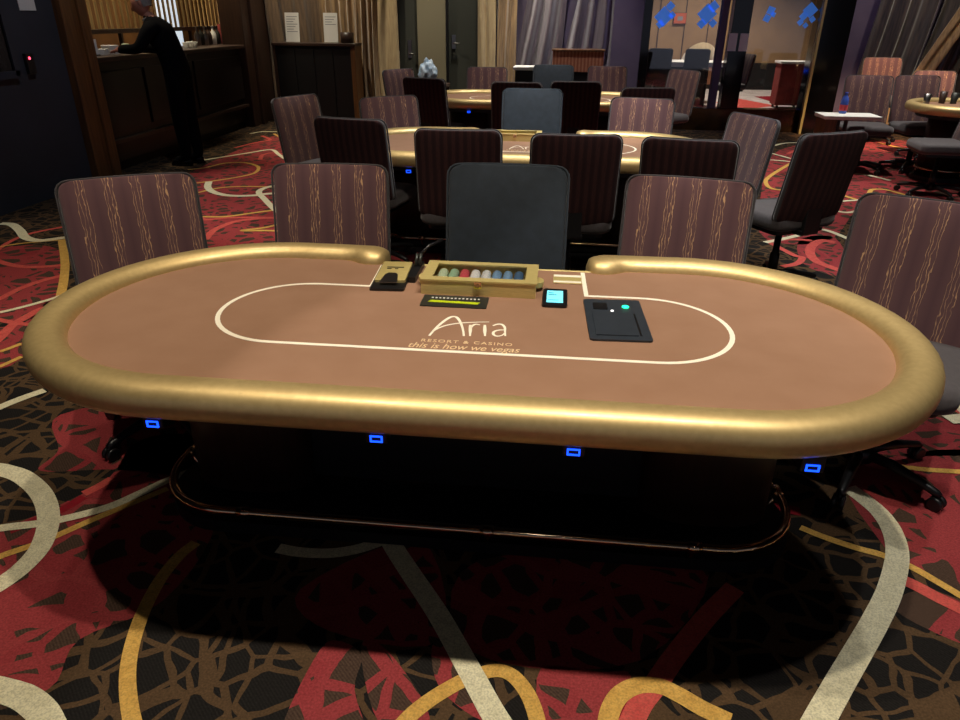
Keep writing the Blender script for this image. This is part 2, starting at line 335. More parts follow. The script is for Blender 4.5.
RIBBONS=[('cream', 0.07, [(-1.879, 0.073), (-1.8, 0.062), (-1.698, 0.029), (-1.561, -0.06), (-1.451, -0.178), (-1.383, -0.309), (-1.371, -0.411), (-1.39, -0.492), (-1.417, -0.541)]),
 ('cream', 0.04, [(-1.651, -0.296), (-1.577, -0.251), (-1.46, -0.211), (-1.365, -0.162), (-1.276, -0.096), (-1.212, -0.012), (-1.151, 0.076), (-1.071, 0.17)]),
 ('gold', 0.03, [(-1.523, -0.451), (-1.479, -0.378), (-1.386, -0.29), (-1.279, -0.152), (-1.126, 0.029)]),
 ('coral', 0.04, [(-1.414, -0.036), (-1.388, 0.009), (-1.366, 0.062)]),
 ('crimson', 0.04, [(-1.537, -0.257), (-1.498, -0.21), (-1.438, -0.138), (-1.403, -0.053)]),
 ('gold', 0.042, [(-0.884, -0.24), (-0.907, -0.306), (-0.914, -0.406), (-0.901, -0.517), (-0.877, -0.616), (-0.84, -0.715), (-0.794, -0.798), (-0.731, -0.884), (-0.669, -0.951)]),
 ('cream', 0.07, [(-1.183, -0.831), (-1.123, -0.837), (-1.045, -0.851), (-0.972, -0.884), (-0.915, -0.927)]),
 ('cream', 0.065, [(-0.306, -0.052), (-0.236, -0.173), (-0.151, -0.294), (-0.035, -0.454), (0.075, -0.628), (0.152, -0.753), (0.203, -0.824)]),
 ('cream', 0.045, [(-0.604, -0.236), (-0.526, -0.246), (-0.427, -0.239), (-0.336, -0.205), (-0.244, -0.139), (-0.144, -0.07)]),
 ('gold', 0.042, [(-0.077, -0.835), (-0.041, -0.776), (0.013, -0.717), (0.085, -0.659), (0.149, -0.63), (0.195, -0.64), (0.235, -0.685), (0.26, -0.741), (0.275, -0.803)]),
 ('gold', 0.05, [(0.436, -0.784), (0.449, -0.719), (0.478, -0.666), (0.527, -0.633), (0.584, -0.629), (0.632, -0.651), (0.683, -0.683), (0.746, -0.713)]),
 ('coral', 0.06, [(0.857, -0.24), (0.746, -0.374), (0.64, -0.52), (0.572, -0.625), (0.527, -0.69), (0.491, -0.764)]),
 ('crimson', 0.03, [(0.554, -0.624), (0.507, -0.689), (0.466, -0.762)]),
 ('cream', 0.07, [(1.389, 0.336), (1.422, 0.267), (1.448, 0.19), (1.45, 0.093), (1.417, -0.031), (1.331, -0.193), (1.235, -0.332), (1.131, -0.469), (1.042, -0.585), (0.965, -0.688), (0.916, -0.755)]),
 ('gold', 0.03, [(1.142, 0.077), (1.211, 0.033), (1.302, -0.011), (1.363, -0.032), (1.437, -0.08), (1.497, -0.148), (1.552, -0.217)]),
 ('gold', 0.03, [(1.465, 0.588), (1.544, 0.54), (1.626, 0.509), (1.732, 0.494), (1.917, 0.496)]),
 ('coral', 0.05, [(1.37, -0.133), (1.416, -0.166), (1.467, -0.215), (1.538, -0.274)]),
 ('crimson', 0.05, [(1.168, 0.168), (1.035, 0.192), (0.897, 0.205)]),
 ('cream', 0.035, [(-3.037, 1.429), (-2.95, 1.516), (-2.871, 1.62), (-2.799, 1.745), (-2.77, 1.817)]),
 ('gold', 0.03, [(-2.648, 0.95), (-2.573, 1.031), (-2.529, 1.135)]),
 ('gold', 0.03, [(-2.492, 0.76), (-2.451, 0.873), (-2.421, 0.99)]),
 ('cream', 0.05, [(-2.195, 0.394), (-2.162, 0.501), (-2.122, 0.588), (-2.069, 0.671)]),
 ('coral', 0.06, [(-2.649, 0.985), (-2.698, 1.192), (-2.748, 1.349), (-2.756, 1.465), (-2.752, 1.588), (-2.725, 1.639)]),
 ('coral', 0.04, [(-2.953, 1.439), (-2.81, 1.399), (-2.724, 1.381), (-2.659, 1.375)]),
 ('coral', 0.05, [(-3.122, 1.572), (-3.11, 1.722), (-3.11, 1.898), (-3.072, 2.053), (-3.006, 2.161)]),
 ('gold', 0.055, [(-3.534, 2.931), (-3.172, 2.437), (-2.943, 2.09), (-2.739, 1.753)]),
 ('cream', 0.07, [(-4.328, 3.289), (-4.209, 3.274), (-4.022, 3.119), (-3.842, 2.944), (-3.682, 2.884), (-3.545, 2.984)]),
 ('coral', 0.04, [(-3.82, 2.585), (-3.889, 2.83), (-3.886, 3.05), (-3.752, 3.275)]),
 ('coral', 0.05, [(-3.787, 2.493), (-3.62, 2.378), (-3.394, 2.297), (-3.239, 2.318), (-3.124, 2.376)]),
 ('gold', 0.025, [(-3.909, 2.647), (-3.778, 2.792), (-3.504, 2.935)]),
 ('cream', 0.05, [(-3.996, 6.164), (-3.818, 6.456), (-3.629, 6.765), (-3.452, 7.014), (-3.22, 6.685), (-2.97, 6.317)]),
 ('gold', 0.04, [(-3.879, 5.635), (-3.745, 5.771), (-3.638, 6.059), (-3.422, 6.122), (-3.178, 5.914), (-3.078, 5.584), (-3.152, 5.358), (-3.326, 5.128), (-3.514, 4.954)]),
 ('cream', 0.07, [(-3.366, 5.073), (-3.248, 4.804), (-3.081, 4.605), (-2.884, 4.504), (-2.676, 4.534), (-2.537, 4.638), (-2.345, 4.666)]),
 ('cream', 0.06, [(-2.486, 5.054), (-2.653, 4.936), (-2.675, 4.706), (-2.49, 4.395), (-2.258, 4.045), (-2.095, 3.856)]),
 ('gold', 0.04, [(-3.281, 4.491), (-3.159, 4.771), (-3.001, 4.886), (-2.732, 4.924), (-2.536, 4.906)]),
 ('gold', 0.04, [(-2.806, 3.725), (-2.594, 3.754), (-2.393, 3.919), (-2.183, 4.092)]),
 ('coral', 0.05, [(-3.322, 6.33), (-3.415, 6.655), (-3.321, 6.812), (-3.062, 6.639), (-2.91, 6.392), (-2.96, 6.191)]),
 ('coral', 0.05, [(-2.79, 3.693), (-2.702, 3.639), (-2.537, 3.728), (-2.241, 3.769), (-2.102, 3.754)]),
 ('coral', 0.06, [(-2.449, 3.077), (-2.498, 3.355), (-2.441, 3.61), (-2.288, 3.729), (-2.041, 3.83)]),
 ('gold', 0.04, [(-2.014, 3.636), (-2.121, 3.466), (-2.27, 3.356), (-2.087, 3.381), (-1.877, 3.38)]),
 ('cream', 0.04, [(-4.255, 8.261), (-4.159, 8.474), (-3.898, 8.515), (-3.64, 8.658)]),
 ('gold', 0.04, [(-3.913, 8.315), (-3.62, 7.894), (-3.162, 7.291)]),
 ('coral', 0.05, [(-3.968, 7.088), (-3.869, 7.508), (-3.765, 7.782), (-4.012, 8.108)]),
 ('cream', 0.05, [(1.884, 3.577), (2.071, 3.712), (2.274, 3.882), (2.419, 4.022), (2.499, 3.972), (2.58, 3.752)]),
 ('cream', 0.04, [(2.928, 5.074), (3.059, 5.132), (3.191, 5.192), (3.318, 5.336)]),
 ('gold', 0.045, [(3.046, 5.428), (3.104, 5.263), (3.194, 5.151), (3.359, 5.472), (3.46, 5.667), (3.595, 5.686), (3.704, 5.477), (3.886, 5.248), (4.124, 5.082)]),
 ('cream', 0.05, [(3.204, 5.153), (3.094, 4.9), (2.991, 4.736), (2.873, 4.646), (2.795, 4.672)]),
 ('coral', 0.07, [(2.433, 3.65), (2.348, 3.693), (2.227, 3.543), (2.148, 3.328), (2.139, 3.137), (2.202, 3.01), (2.263, 2.932)]),
 ('coral', 0.05, [(1.921, 3.636), (2.063, 3.683), (2.182, 3.699), (2.269, 3.683)]),
 ('coral', 0.05, [(1.923, 3.582), (1.974, 3.405), (2.021, 3.263), (2.059, 3.22), (1.981, 3.071), (1.855, 2.987)]),
 ('cream', 0.05, [(3.587, 6.501), (3.715, 6.409), (3.83, 6.16)]),
 ('gold', 0.06, [(4.723, 8.842), (4.823, 8.519), (4.897, 8.29), (4.782, 7.894)]),
 ('coral', 0.06, [(4.517, 8.231), (4.623, 8.018), (4.692, 7.737)]),
 ('gold', 0.045, [(3.286, 7.455), (2.906, 6.812), (2.543, 6.131), (2.442, 5.809), (2.442, 5.569), (2.571, 5.495)]),
 ('cream', 0.045, [(3.175, 8.348), (3.386, 8.591), (3.611, 8.669), (3.81, 8.657)]),
 ('cream', 0.04, [(2.929, 7.836), (3.046, 7.56), (3.157, 7.299), (3.224, 7.242)]),
 ('cream', 0.05, [(2.784, 7.243), (2.952, 7.201), (3.16, 7.101)]),
 ('coral', 0.05, [(3.19, 7.726), (3.348, 7.975), (3.481, 7.996)]),
 ('gold', 0.035, [(2.198, 1.406), (2.217, 1.343), (2.232, 1.231)]),
 ('cream', 0.07, [(2.164, 1.153), (2.121, 1.026), (2.125, 0.921)]),
 ('coral', 0.04, [(2.057, 1.092), (2.076, 1.021), (2.112, 0.937)])]
RED_PATCHES=[[(-1.6, -0.41), (-1.46, -0.11), (-1.38, 0.07), (-1.41, 0.33), (-1.16, 0.36), (-0.87, -0.12), (-0.86, -0.49), (-1.02, -0.66), (-1.0, -0.82), (-1.2, -0.88)],
 [(-1.86, 0.48), (-1.43, 0.66), (-1.06, 0.16), (-1.41, 0.12), (-1.67, 0.08), (-1.69, 0.22)],
 [(-0.36, -0.83), (-0.34, -0.62), (-0.3, -0.58), (-0.22, -0.62), (-0.21, -0.73), (-0.13, -0.91), (-0.33, -0.94)],
 [(-0.23, -0.59), (-0.15, -0.6), (0.0, -0.79), (-0.12, -0.82)],
 [(-0.03, -0.55), (0.08, -0.59), (0.15, -0.78), (0.01, -0.7)],
 [(0.27, -0.61), (0.43, -0.6), (0.51, -0.6), (0.47, -0.74), (0.39, -0.85), (0.29, -0.81)],
 [(-0.47, -0.4), (-0.15, -0.14), (-0.01, -0.54), (-0.33, -0.55)],
 [(0.06, -0.21), (0.77, -0.13), (0.54, -0.55), (0.07, -0.57)],
 [(1.44, 0.46), (2.04, 0.64), (1.64, -0.16), (1.46, -0.09), (1.39, 0.04)],
 [(1.71, 0.87), (1.95, 0.94), (2.1, 0.76), (2.04, 0.64), (1.53, 0.6)],
 [(1.31, -0.26), (1.45, -0.18), (1.57, -0.28), (1.52, -0.4), (1.4, -0.36)],
 [(-3.82, 2.63), (-3.39, 2.69), (-2.73, 1.75), (-2.76, 1.43), (-3.16, 1.54)],
 [(-2.94, 1.27), (-2.71, 1.37), (-2.8, 1.74), (-2.41, 0.96), (-2.61, 0.87)],
 [(-3.8, 5.65), (-3.74, 8.96), (-2.73, 6.42), (-1.55, 2.7), (-2.26, 2.6), (-3.18, 4.3)],
 [(2.2, 5.05), (3.17, 8.03), (4.71, 9.11), (6.02, 8.46), (4.19, 4.86), (3.19, 4.99), (2.42, 3.73), (1.92, 3.72)],
 [(2.18, 3.7), (2.48, 3.79), (2.27, 2.87), (2.03, 3.05)],
 [(0.78, 7.66), (2.1, 7.86), (1.71, 3.63), (0.6, 3.49)],
 [(-1.65, 5.96), (-1.09, 6.05), (-0.56, 2.83), (-0.99, 2.77)]]
LOGO=[('A', [(-0.0976, -0.1416), (-0.0889, -0.0926), (-0.0768, -0.045), (-0.0625, -0.007), (-0.0493, 0.0079), (-0.0353, -0.0009), (-0.0197, -0.0403), (-0.0068, -0.0884), (0.0013, -0.1315)], 1.3), ('bar', [(-0.0954, -0.1177), (-0.0802, -0.0854), (-0.0594, -0.0604), (-0.0224, -0.0393), (0.0213, -0.0274), (0.0632, -0.0196)], 0.8), ('r', [(0.0099, -0.0492), (0.0144, -0.0857), (0.0188, -0.1293)], 1.2), ('r2', [(0.0132, -0.0797), (0.017, -0.0545), (0.0255, -0.0421), (0.0384, -0.0455)], 1.0), ('i', [(0.0526, -0.0437), (0.0571, -0.0863), (0.0615, -0.1239)], 1.2), ('a', [(0.0768, -0.0469), (0.0895, -0.034), (0.103, -0.0348), (0.1126, -0.0549), (0.1159, -0.085), (0.1193, -0.1166)], 1.0), ('a2', [(0.114, -0.0731), (0.0981, -0.0763), (0.0846, -0.0889), (0.084, -0.1081), (0.0947, -0.1197), (0.1085, -0.1133), (0.1159, -0.0969)], 1.0)]

# ------------------------------------------------------------------ floor: one carpet with its woven pattern
fl = MB()
def quad(x0, x1, y0, y1, z):
    fl.face([fl.bm.verts.new(p) for p in ((x0, y0, z), (x1, y0, z), (x1, y1, z), (x0, y1, z))])
fl.mi = 0; quad(-6.2, 8.2, -4.5, 17.2, 0)
fl.mi = 1
for P in RED_PATCHES:
    Q = smooth_path(P, 5, True); fl.face([fl.bm.verts.new((p.x, p.y, .0006)) for p in Q])
# the same pattern carried on beyond the picture's edges
RED_MORE = [[(-3.4, -1.2), (-2.4, -1.0), (-1.4, -1.5), (-1.6, -2.6), (-3.0, -2.8)], [(-.2, -1.5), (.6, -1.4), (.9, -2.3), (.1, -3.0), (-.6, -2.4)], [(1.9, -1.0), (2.9, -.6), (3.4, -1.5), (2.6, -2.3), (1.7, -2.0)], [(2.3, .6), (3.3, .5), (4.0, 1.6), (3.2, 2.6), (2.4, 1.9)], [(4.6, 2.2), (6.0, 1.6), (6.8, 3.0), (5.8, 4.2), (4.8, 3.6)], [(4.0, -.6), (5.4, -1.4), (6.2, -.2), (5.0, .6)]]
for P in RED_MORE:
    Q = smooth_path(P, 5, True); fl.face([fl.bm.verts.new((p.x, p.y, .0006)) for p in Q])
RIBBONS = RIBBONS+[('cream', .065, [(.37, -1.38), (.5, -1.75), (.85, -2.2), (1.4, -2.4), (1.9, -2.1)]), ('cream', .07, [(.98, -1.2), (.8, -1.7), (.3, -2.3), (-.6, -2.7), (-1.4, -2.5)]), ('gold', .042, [(-.5, -1.3), (-.6, -1.7), (-1.1, -2.1), (-1.9, -2.0), (-2.4, -1.5)]),
    ('gold', .05, [(.9, -1.33), (1.4, -1.5), (2.0, -1.3), (2.6, -1.4), (3.2, -2.0)]), ('gold', .035, [(1.75, -.35), (2.4, -.7), (3.2, -.6), (4.0, .1), (4.4, 1.0)]), ('cream', .07, [(2.0, .9), (2.8, 1.1), (3.5, .6), (3.7, -.3), (3.2, -1.0)]), ('coral', .05, [(2.1, .3), (3.0, .0), (3.8, .5), (4.4, 1.6)]),
    ('gold', .045, [(2.6, 2.4), (3.4, 3.0), (4.6, 2.8), (5.4, 1.8), (6.6, 1.6)]), ('cream', .06, [(3.2, 3.4), (4.2, 3.7), (5.4, 3.3), (6.6, 3.9)]), ('cream', .07, [(-2.4, -.9), (-3.0, -.4), (-3.7, -.6), (-4.2, -1.4)])]
order = {'crimson': 5, 'coral': 4, 'gold': 3, 'cream': 2}
for i, (cn, wd, P) in enumerate(RIBBONS):
    fl.mi = order[cn]; Q = smooth_path(P, 8)
    fl.ribbon([(p.x, p.y) for p in Q], wd, .0012+.00004*i+{'crimson': 0, 'coral': .0004, 'gold': .0012, 'cream': .0022}[cn])
# the paler carpet of the room beyond the glass
fl.mi = 6; quad(1.4, 8.2, 10.0, 17.2, .001)
fl.mi = 4; fl.face([fl.bm.verts.new(p) for p in ((3.7, 12.6, .002), (4.5, 13.4, .002), (4.0, 14.8, .002), (3.4, 13.8, .002))])
fl.mi = 5; fl.face([fl.bm.verts.new(p) for p in ((4.6, 14.2, .002), (5.2, 14.6, .002), (5.0, 15.4, .002), (4.5, 15.2, .002))])
fo = fl.build('floor', ['carpet_brown', 'carpet_red', 'cream', 'gold', 'coral', 'crimson', 'far_carpet'])
for f in fo.data.polygons:
    if f.normal.z < 0: f.flip()
struct(fo)

# ------------------------------------------------------------------ room shell
def wall(name, x0, x1, y0, y1, z0, z1, m):
    return struct(MB().box(x0, x1, y0, y1, z0, z1).build(name, m))
ZC = 4.5
wall('ceiling', -6.4, 8.4, -4.5, 17.4, ZC, ZC+.1, 'ceiling')
wall('wall_left', -4.7, -4.5, -4.5, 4.85, 0, ZC, 'wall_dark')
wall('wall_bar', -6.2, -6.05, 4.85, 11.4, 0, ZC, 'wall_bar')
wall('wall_bar_rear', -6.05, -4.52, 11.25, 11.4, 0, ZC, 'wall_bar')
wall('wall_bar_end', -6.05, -4.7, 4.7, 4.85, 0, ZC, 'wall_dark')
wall('wall_left_rear', -4.72, -4.52, 9.4, 11.25, 0, ZC, 'dark_wood')
wall('wall_back', -4.52, -2.36, 10.1, 10.25, 0, ZC, 'dark_wood')
wall('wall_back_olive', -2.06, -1.62, 10.0, 10.2, 0, ZC, 'wall_olive')
wall('wall_back_mid', -1.07, .95, 10.1, 10.25, 0, ZC, 'wall_purple_glow')
wall('wall_plum', .95, 1.45, 9.85, 10.1, 0, ZC, 'wall_purple_glow')
wall('wall_plum_right', 4.25, 8.2, 9.95, 10.15, 0, ZC, 'wall_purple_glow')
wall('wall_far', 1.2, 8.3, 16.9, 17.1, .6, ZC, 'wall_far')
wall('baseboard_far', 1.2, 8.3, 16.86, 17.1, 0, .6, 'black')
wall('wall_far_left', 1.3, 1.4, 10.1, 16.9, 0, ZC, 'wall_purple_glow')
wall('wall_right', 8.2, 8.35, -4.5, 17.0, 0, ZC, 'wall_dark')
# panel seams of the far wall
for k, x in enumerate((2.45, 3.05, 3.6)):
    struct(MB().box(x-.012, x+.012, 16.88, 16.9, .6, ZC).build('trim_%d' % (k+1), 'dark_wood'))
# bar pillars
p = MB().box(-4.75, -4.42, 4.85, 5.0, 0, ZC, .01).box(-4.72, -4.45, 5.0, 5.12, 0, ZC).box(-4.75, -4.42, 5.12, 5.25, 0, ZC, .01).build('trim_4', 'wood'); struct(p)
p = MB().box(-4.8, -4.45, 8.95, 9.1, 0, ZC, .01).box(-4.8, -4.47, 9.1, 9.25, 0, ZC).box(-4.8, -4.42, 9.25, 9.4, 0, ZC, .01).build('trim_5', 'dark_wood'); struct(p)
# doors
d = struct(MB().box(-2.36, -2.06, 10.04, 10.1, 0, 2.3).build('door_1', 'door'))
MB().tube([(-2.2, 10.04, 1.02), (-2.2, 9.98, 1.02), (-2.12, 9.98, 1.02)], .012).box(-2.23, -2.17, 10.03, 10.045, .96, 1.22).build('door_handle', 'steel', d)
d = struct(MB().box(-1.62, -1.07, 10.1, 10.16, 0, 2.3).build('door_2', 'door'))
MB().box(-1.64, -1.58, 10.05, 10.17, 0, 2.3).build('door_frame', 'black', d)
MB().tube([(-1.5, 10.1, 1.18), (-1.5, 10.03, 1.18), (-1.4, 10.03, 1.18)], .012).box(-1.53, -1.47, 10.085, 10.105, 1.1, 1.3).build('door_handle', 'steel', d)
# glass partition: stone kerb, mullions, panes, black column
struct(MB().box(1.45, 3.88, 9.72, 9.95, 0, .32, .008).build('trim_6', 'stone'))
struct(MB().box(1.38, 1.5, 9.74, 9.93, .32, ZC).build('trim_7', 'black_gloss'))
struct(MB().box(2.66, 2.92, 9.72, 9.95, .32, ZC, .006).build('trim_8', 'black_gloss'))
struct(MB().box(2.5, 2.6, 9.76, 9.93, .32, ZC, .006).build('trim_9', 'wall_purple_glow'))
struct(MB().box(3.86, 4.27, 9.55, 9.98, 0, ZC, .01).build('trim_10', 'black_gloss'))
struct(MB().box(3.83, 3.865, 9.52, 9.6, 0, ZC).build('trim_11', 'brass'))
struct(MB().box(1.5, 2.5, 9.83, 9.842, .32, ZC).build('window_1', 'glass'))
struct(MB().box(2.92, 3.83, 9.83, 9.842, .32, ZC).build('window_2', 'glass'))
# dark glazed panel in the left wall
q = struct(MB().box(-4.5, -4.485, 3.1, 4.12, 1.12, 2.6).build('window_3', 'black_gloss'))
MB().box(-4.5, -4.47, 4.12, 4.17, 1.08, 2.6).box(-4.5, -4.47, 3.1, 4.17, 1.06, 1.12).build('window_frame', 'wall_dark', q)

# ------------------------------------------------------------------ poker table
def rail_path():
    A, B = 1.25, .555
    P = []
    def end(sgn):   # knob at the dealer's gap, from its tip to the straight
        return [(sgn*x, y, s) for x, y, s in ((.366, .512, .02), (.369, .513, .5), (.378, .514, .85), (.395, .517, 1.08), (.418, .522, 1.22), (.44, .53, 1.22), (.465, .54, 1.12), (.495, .549, 1.02), (.54, .553, 1))]
    P += end(1)
    for k in range(1, 4): P.append((.54+(.697-.54)*k/4, .553, 1))
    n = 30
    for k in range(n+1): a = PI/2-PI*k/n; P.append((A-B+B*math.cos(a), B*math.sin(a), 1))
    for k in range(1, 12): P.append((A-B-2*(A-B)*k/12, -B, 1))
    for k in range(n+1): a = -PI/2-PI*k/n; P.append((-(A-B)+B*math.cos(a), B*math.sin(a), 1))
    for k in range(1, 4): P.append((-.697+(.697-.54)*k/4, .553, 1))
    return P+end(-1)[::-1]
def make_table():
    t = empty('poker_table', (0, 0, 0))
    P = rail_path(); mb = MB(); rings = []; N = len(P); nk = 22
    for i, (x, y, s) in enumerate(P):
        a = P[max(i-1, 0)]; b = P[min(i+1, N-1)]; d = Vector((b[0]-a[0], b[1]-a[1])).normalized(); n = Vector((-d.y, d.x))
        ring = []
        for k in range(nk):
            th = 2*PI*k/nk; c, s_ = math.cos(th), math.sin(th); e = 2/2.35
            u = .0565*s*math.copysign(abs(c)**e, c); v = .05*(.55+.45*s if s > .5 else s)*math.copysign(abs(s_)**e, s_)
            ring.append(mb.bm.verts.new((x+n.x*u, y+n.y*u, .745+v)))
        rings.append(ring)
    for a, b in zip(rings, rings[1:]):
        for k in range(nk): mb.face([a[k], a[(k+1) % nk], b[(k+1) % nk], b[k]], True)
    mb.face(rings[0][::-1], True); mb.face(rings[-1], True)
    mb.build('padded_rail', 'rail', t)
    # cloth surface with a straight dealer's edge
    st = stadium(1.25, .553, 30); poly = [(x, y) for x, y in st]
    out = []
    for i, (x, y) in enumerate(poly):
        out.append((x, y))
        if i == 30: out += [(.41, .553), (.41, .475), (-.41, .475), (-.41, .553)]
    f = MB().prism(out, .73, .755).build('playing_surface', 'felt', t)
    A, B = .772, .2375
    L = [(-.376, .46), (-.369, .35), (-.363, .242), (-.37, .2375), (-.45, .2375)]
    for k in range(29): a = PI/2+PI*k/28; L.append((-(A-B)+B*math.cos(a), B*math.sin(a)))
    for k in range(1, 8): L.append((-(A-B)+2*(A-B)*k/8, -B))
    for k in range(29): a = -PI/2+PI*k/28; L.append((A-B+B*math.cos(a), B*math.sin(a)))
    L += [(.45, .2375), (.366, .2365), (.359, .231), (.355, .34), (.351, .47)]
    MB().ribbon(L, .0145, .7554).build('betting_line', 'print', f)
    lg = MB()
    for n, pts, wd in LOGO:
        Q = smooth_path(pts, 8); m_ = len(Q)
        lg.ribbon([(p.x, p.y) for p in Q], [.0075*wd*(.55+.45*math.sin(PI*min(1, (i+1)/m_*1.15)))+.001 for i in range(m_)], .7554)
    lg.build('logo_lettering', 'print', f)
    text_obj('motto_lettering', 'RESORT & CASINO', .026, (.014, -.182, .7553), 'print_gold', f, 1.0, spacing=1.22)
    text_obj('slogan_lettering', 'this is how we vegas', .047, (.009, -.222, .7553), 'print_gold', f, .80, .25)
    MB().box(-.41, .41, .475, .488, .728, .757, .003).build('edge_trim', 'brass', t)
    MB().prism(stadium(1.19, .49, 20), .655, .73).build('apron', 'black', t)
    for sx in (-.80, .80):
        P = [(sx+.22*math.copysign(abs(math.cos(a))**.8, math.cos(a)), .12+.13*math.copysign(abs(math.sin(a))**.8, math.sin(a))) for a in (2*PI*k/32 for k in range(32))]
        MB().prism(P, .045, .655, smooth=True).build('pedestal', 'dark_wood', t)
    MB().box(-.6, .6, .1, .135, .06, .655, .004).build('centre_panel', 'black', t)
    MB().prism(stadium(1.08, .235, 16, .06), 0, .045).build('base_plinth', 'black', t)
    fr = MB().tube([(x, y, .125) for x, y in stadium(1.052, .255, 18, .04)], .0145, 12, True).build('foot_rail', 'bronze', t)
    for bx, by in ((-.71, -.215), (.084, -.215), (.72, -.215), (-.71, .295), (.72, .295), (1.045, .1), (-1.045, .1)):
        b = MB(); b.tube([(bx-.022, by, .125), (bx+.022, by, .125)] if abs(bx) < 1 else [(bx, by-.022, .125), (bx, by+.022, .125)], .0195, 12)
        ex, ey = (0, .05 if by < 0 else -.05) if abs(bx) < 1 else (-.05*math.copysign(1, bx), 0)
        b.tube([(bx, by, .125), (bx+ex*.3, by+ey*.3, .08), (bx+ex, by+ey, .046)], .008, 8)
        b.build('rail_bracket', 'bronze', fr)
    for lx in (-.718, -.154, .315, .851, -1.15, 1.15):
        ly = -.548 if abs(lx) < 1 else -.12
        hb = MB().box(lx-.026, lx+.026, ly-.012, ly+.1, .655, .70, .003).build('usb_port', 'plastic', t)
        r_ = MB(); 
        for q in ((-.0155, .0155, -.009, -.0055), (-.0155, .0155, .0055, .009), (-.0155, -.0115, -.0055, .0055), (.0115, .0155, -.0055, .0055)):
            r_.box(lx+q[0], lx+q[1], ly-.0145, ly-.0119, .6685+q[2], .6685+q[3])
        r_.build('light_ring', 'blue_led', hb)
    return t
T1 = make_table()
tag(T1, 'large brown felt poker table with padded gold rail, nearest of the tables', 'poker table', 'poker tables')
def place_table(x, y, rz, label):
    o = copy_tree(T1); o.location = (x, y, 0); o.rotation_euler = (0, 0, rz); tag(o, label); return o
place_table(0, 3.15, 0, 'brown felt poker table with gold rail standing second from the front')
place_table(0, 6.3, 0, 'brown felt poker table with gold rail in the third row by the curtains')
place_table(5.2, 6.3, 0, 'gold railed poker table cut off by the right edge, with glasses on it')

# ------------------------------------------------------------------ chairs
def grid_panel(wd, z0, z1, thick, curve, y_at, nx=12, nz=16, cr=.05):
    """upholstered back: front sheet slot 0, rear sheet slot 1, welt slot 2; y_at(z) sets the recline"""
    mb = MB(); H_ = z1-z0
    rows = [cr/H_*(1-math.cos(PI/2*t_/4)) for t_ in range(5)]; mid = [cr/H_+(1-2*cr/H_)*k_/(nz-8) for k_ in range(1, nz-8)]; rows = rows+mid+[1-r_ for r_ in rows[::-1]]
    def pt(i, j, side, inset=0.):
        u = -1+2*i/nx; v = rows[j]
        hx = wd/2; z = z0+H_*v
        # rounded corners
        x = u*hx
        ez = min(z-z0, z1-z)
        if ez < cr: x = u*(hx-(cr-math.sqrt(max(0, cr*cr-(cr-ez)**2))))
        bul = (1-abs(u)**3.2)*(1-abs(2*v-1)**5)
        y = y_at(z)+curve*(u*u)*-1
        y += (-1 if side == 0 else 1)*(thick/2*(.55+.45*bul))
        return (x, y, z)
    F_ = [[mb.bm.verts.new(pt(i, j, 0)) for i in range(nx+1)] for j in range(nz+1)]
    B_ = [[mb.bm.verts.new(pt(i, j, 1)) for i in range(nx+1)] for j in range(nz+1)]
    for j in range(nz):
        for i in range(nx):
            mb.mi = 0; mb.face([F_[j][i], F_[j][i+1], F_[j+1][i+1], F_[j+1][i]], True)
            mb.mi = 1; mb.face([B_[j][i+1], B_[j][i], B_[j+1][i], B_[j+1][i+1]], True)
    mb.mi = 2
    loop = [(0, i) for i in range(nx)]+[(j, nx) for j in range(nz)]+[(nz, i) for i in range(nx, 0, -1)]+[(j, 0) for j in range(nz, 0, -1)]
    for k in range(len(loop)):
        a, b = loop[k], loop[(k+1) % len(loop)]
        mb.face([F_[a[0]][a[1]], B_[a[0]][a[1]], B_[b[0]][b[1]], F_[b[0]][b[1]]], True)
    loopv = [Vector(((F_[a][b].co.x+B_[a][b].co.x)/2*1.004, (F_[a][b].co.y*.8+B_[a][b].co.y*.2), (F_[a][b].co.z+B_[a][b].co.z)/2)) for a, b in loop]
    return mb, loopv
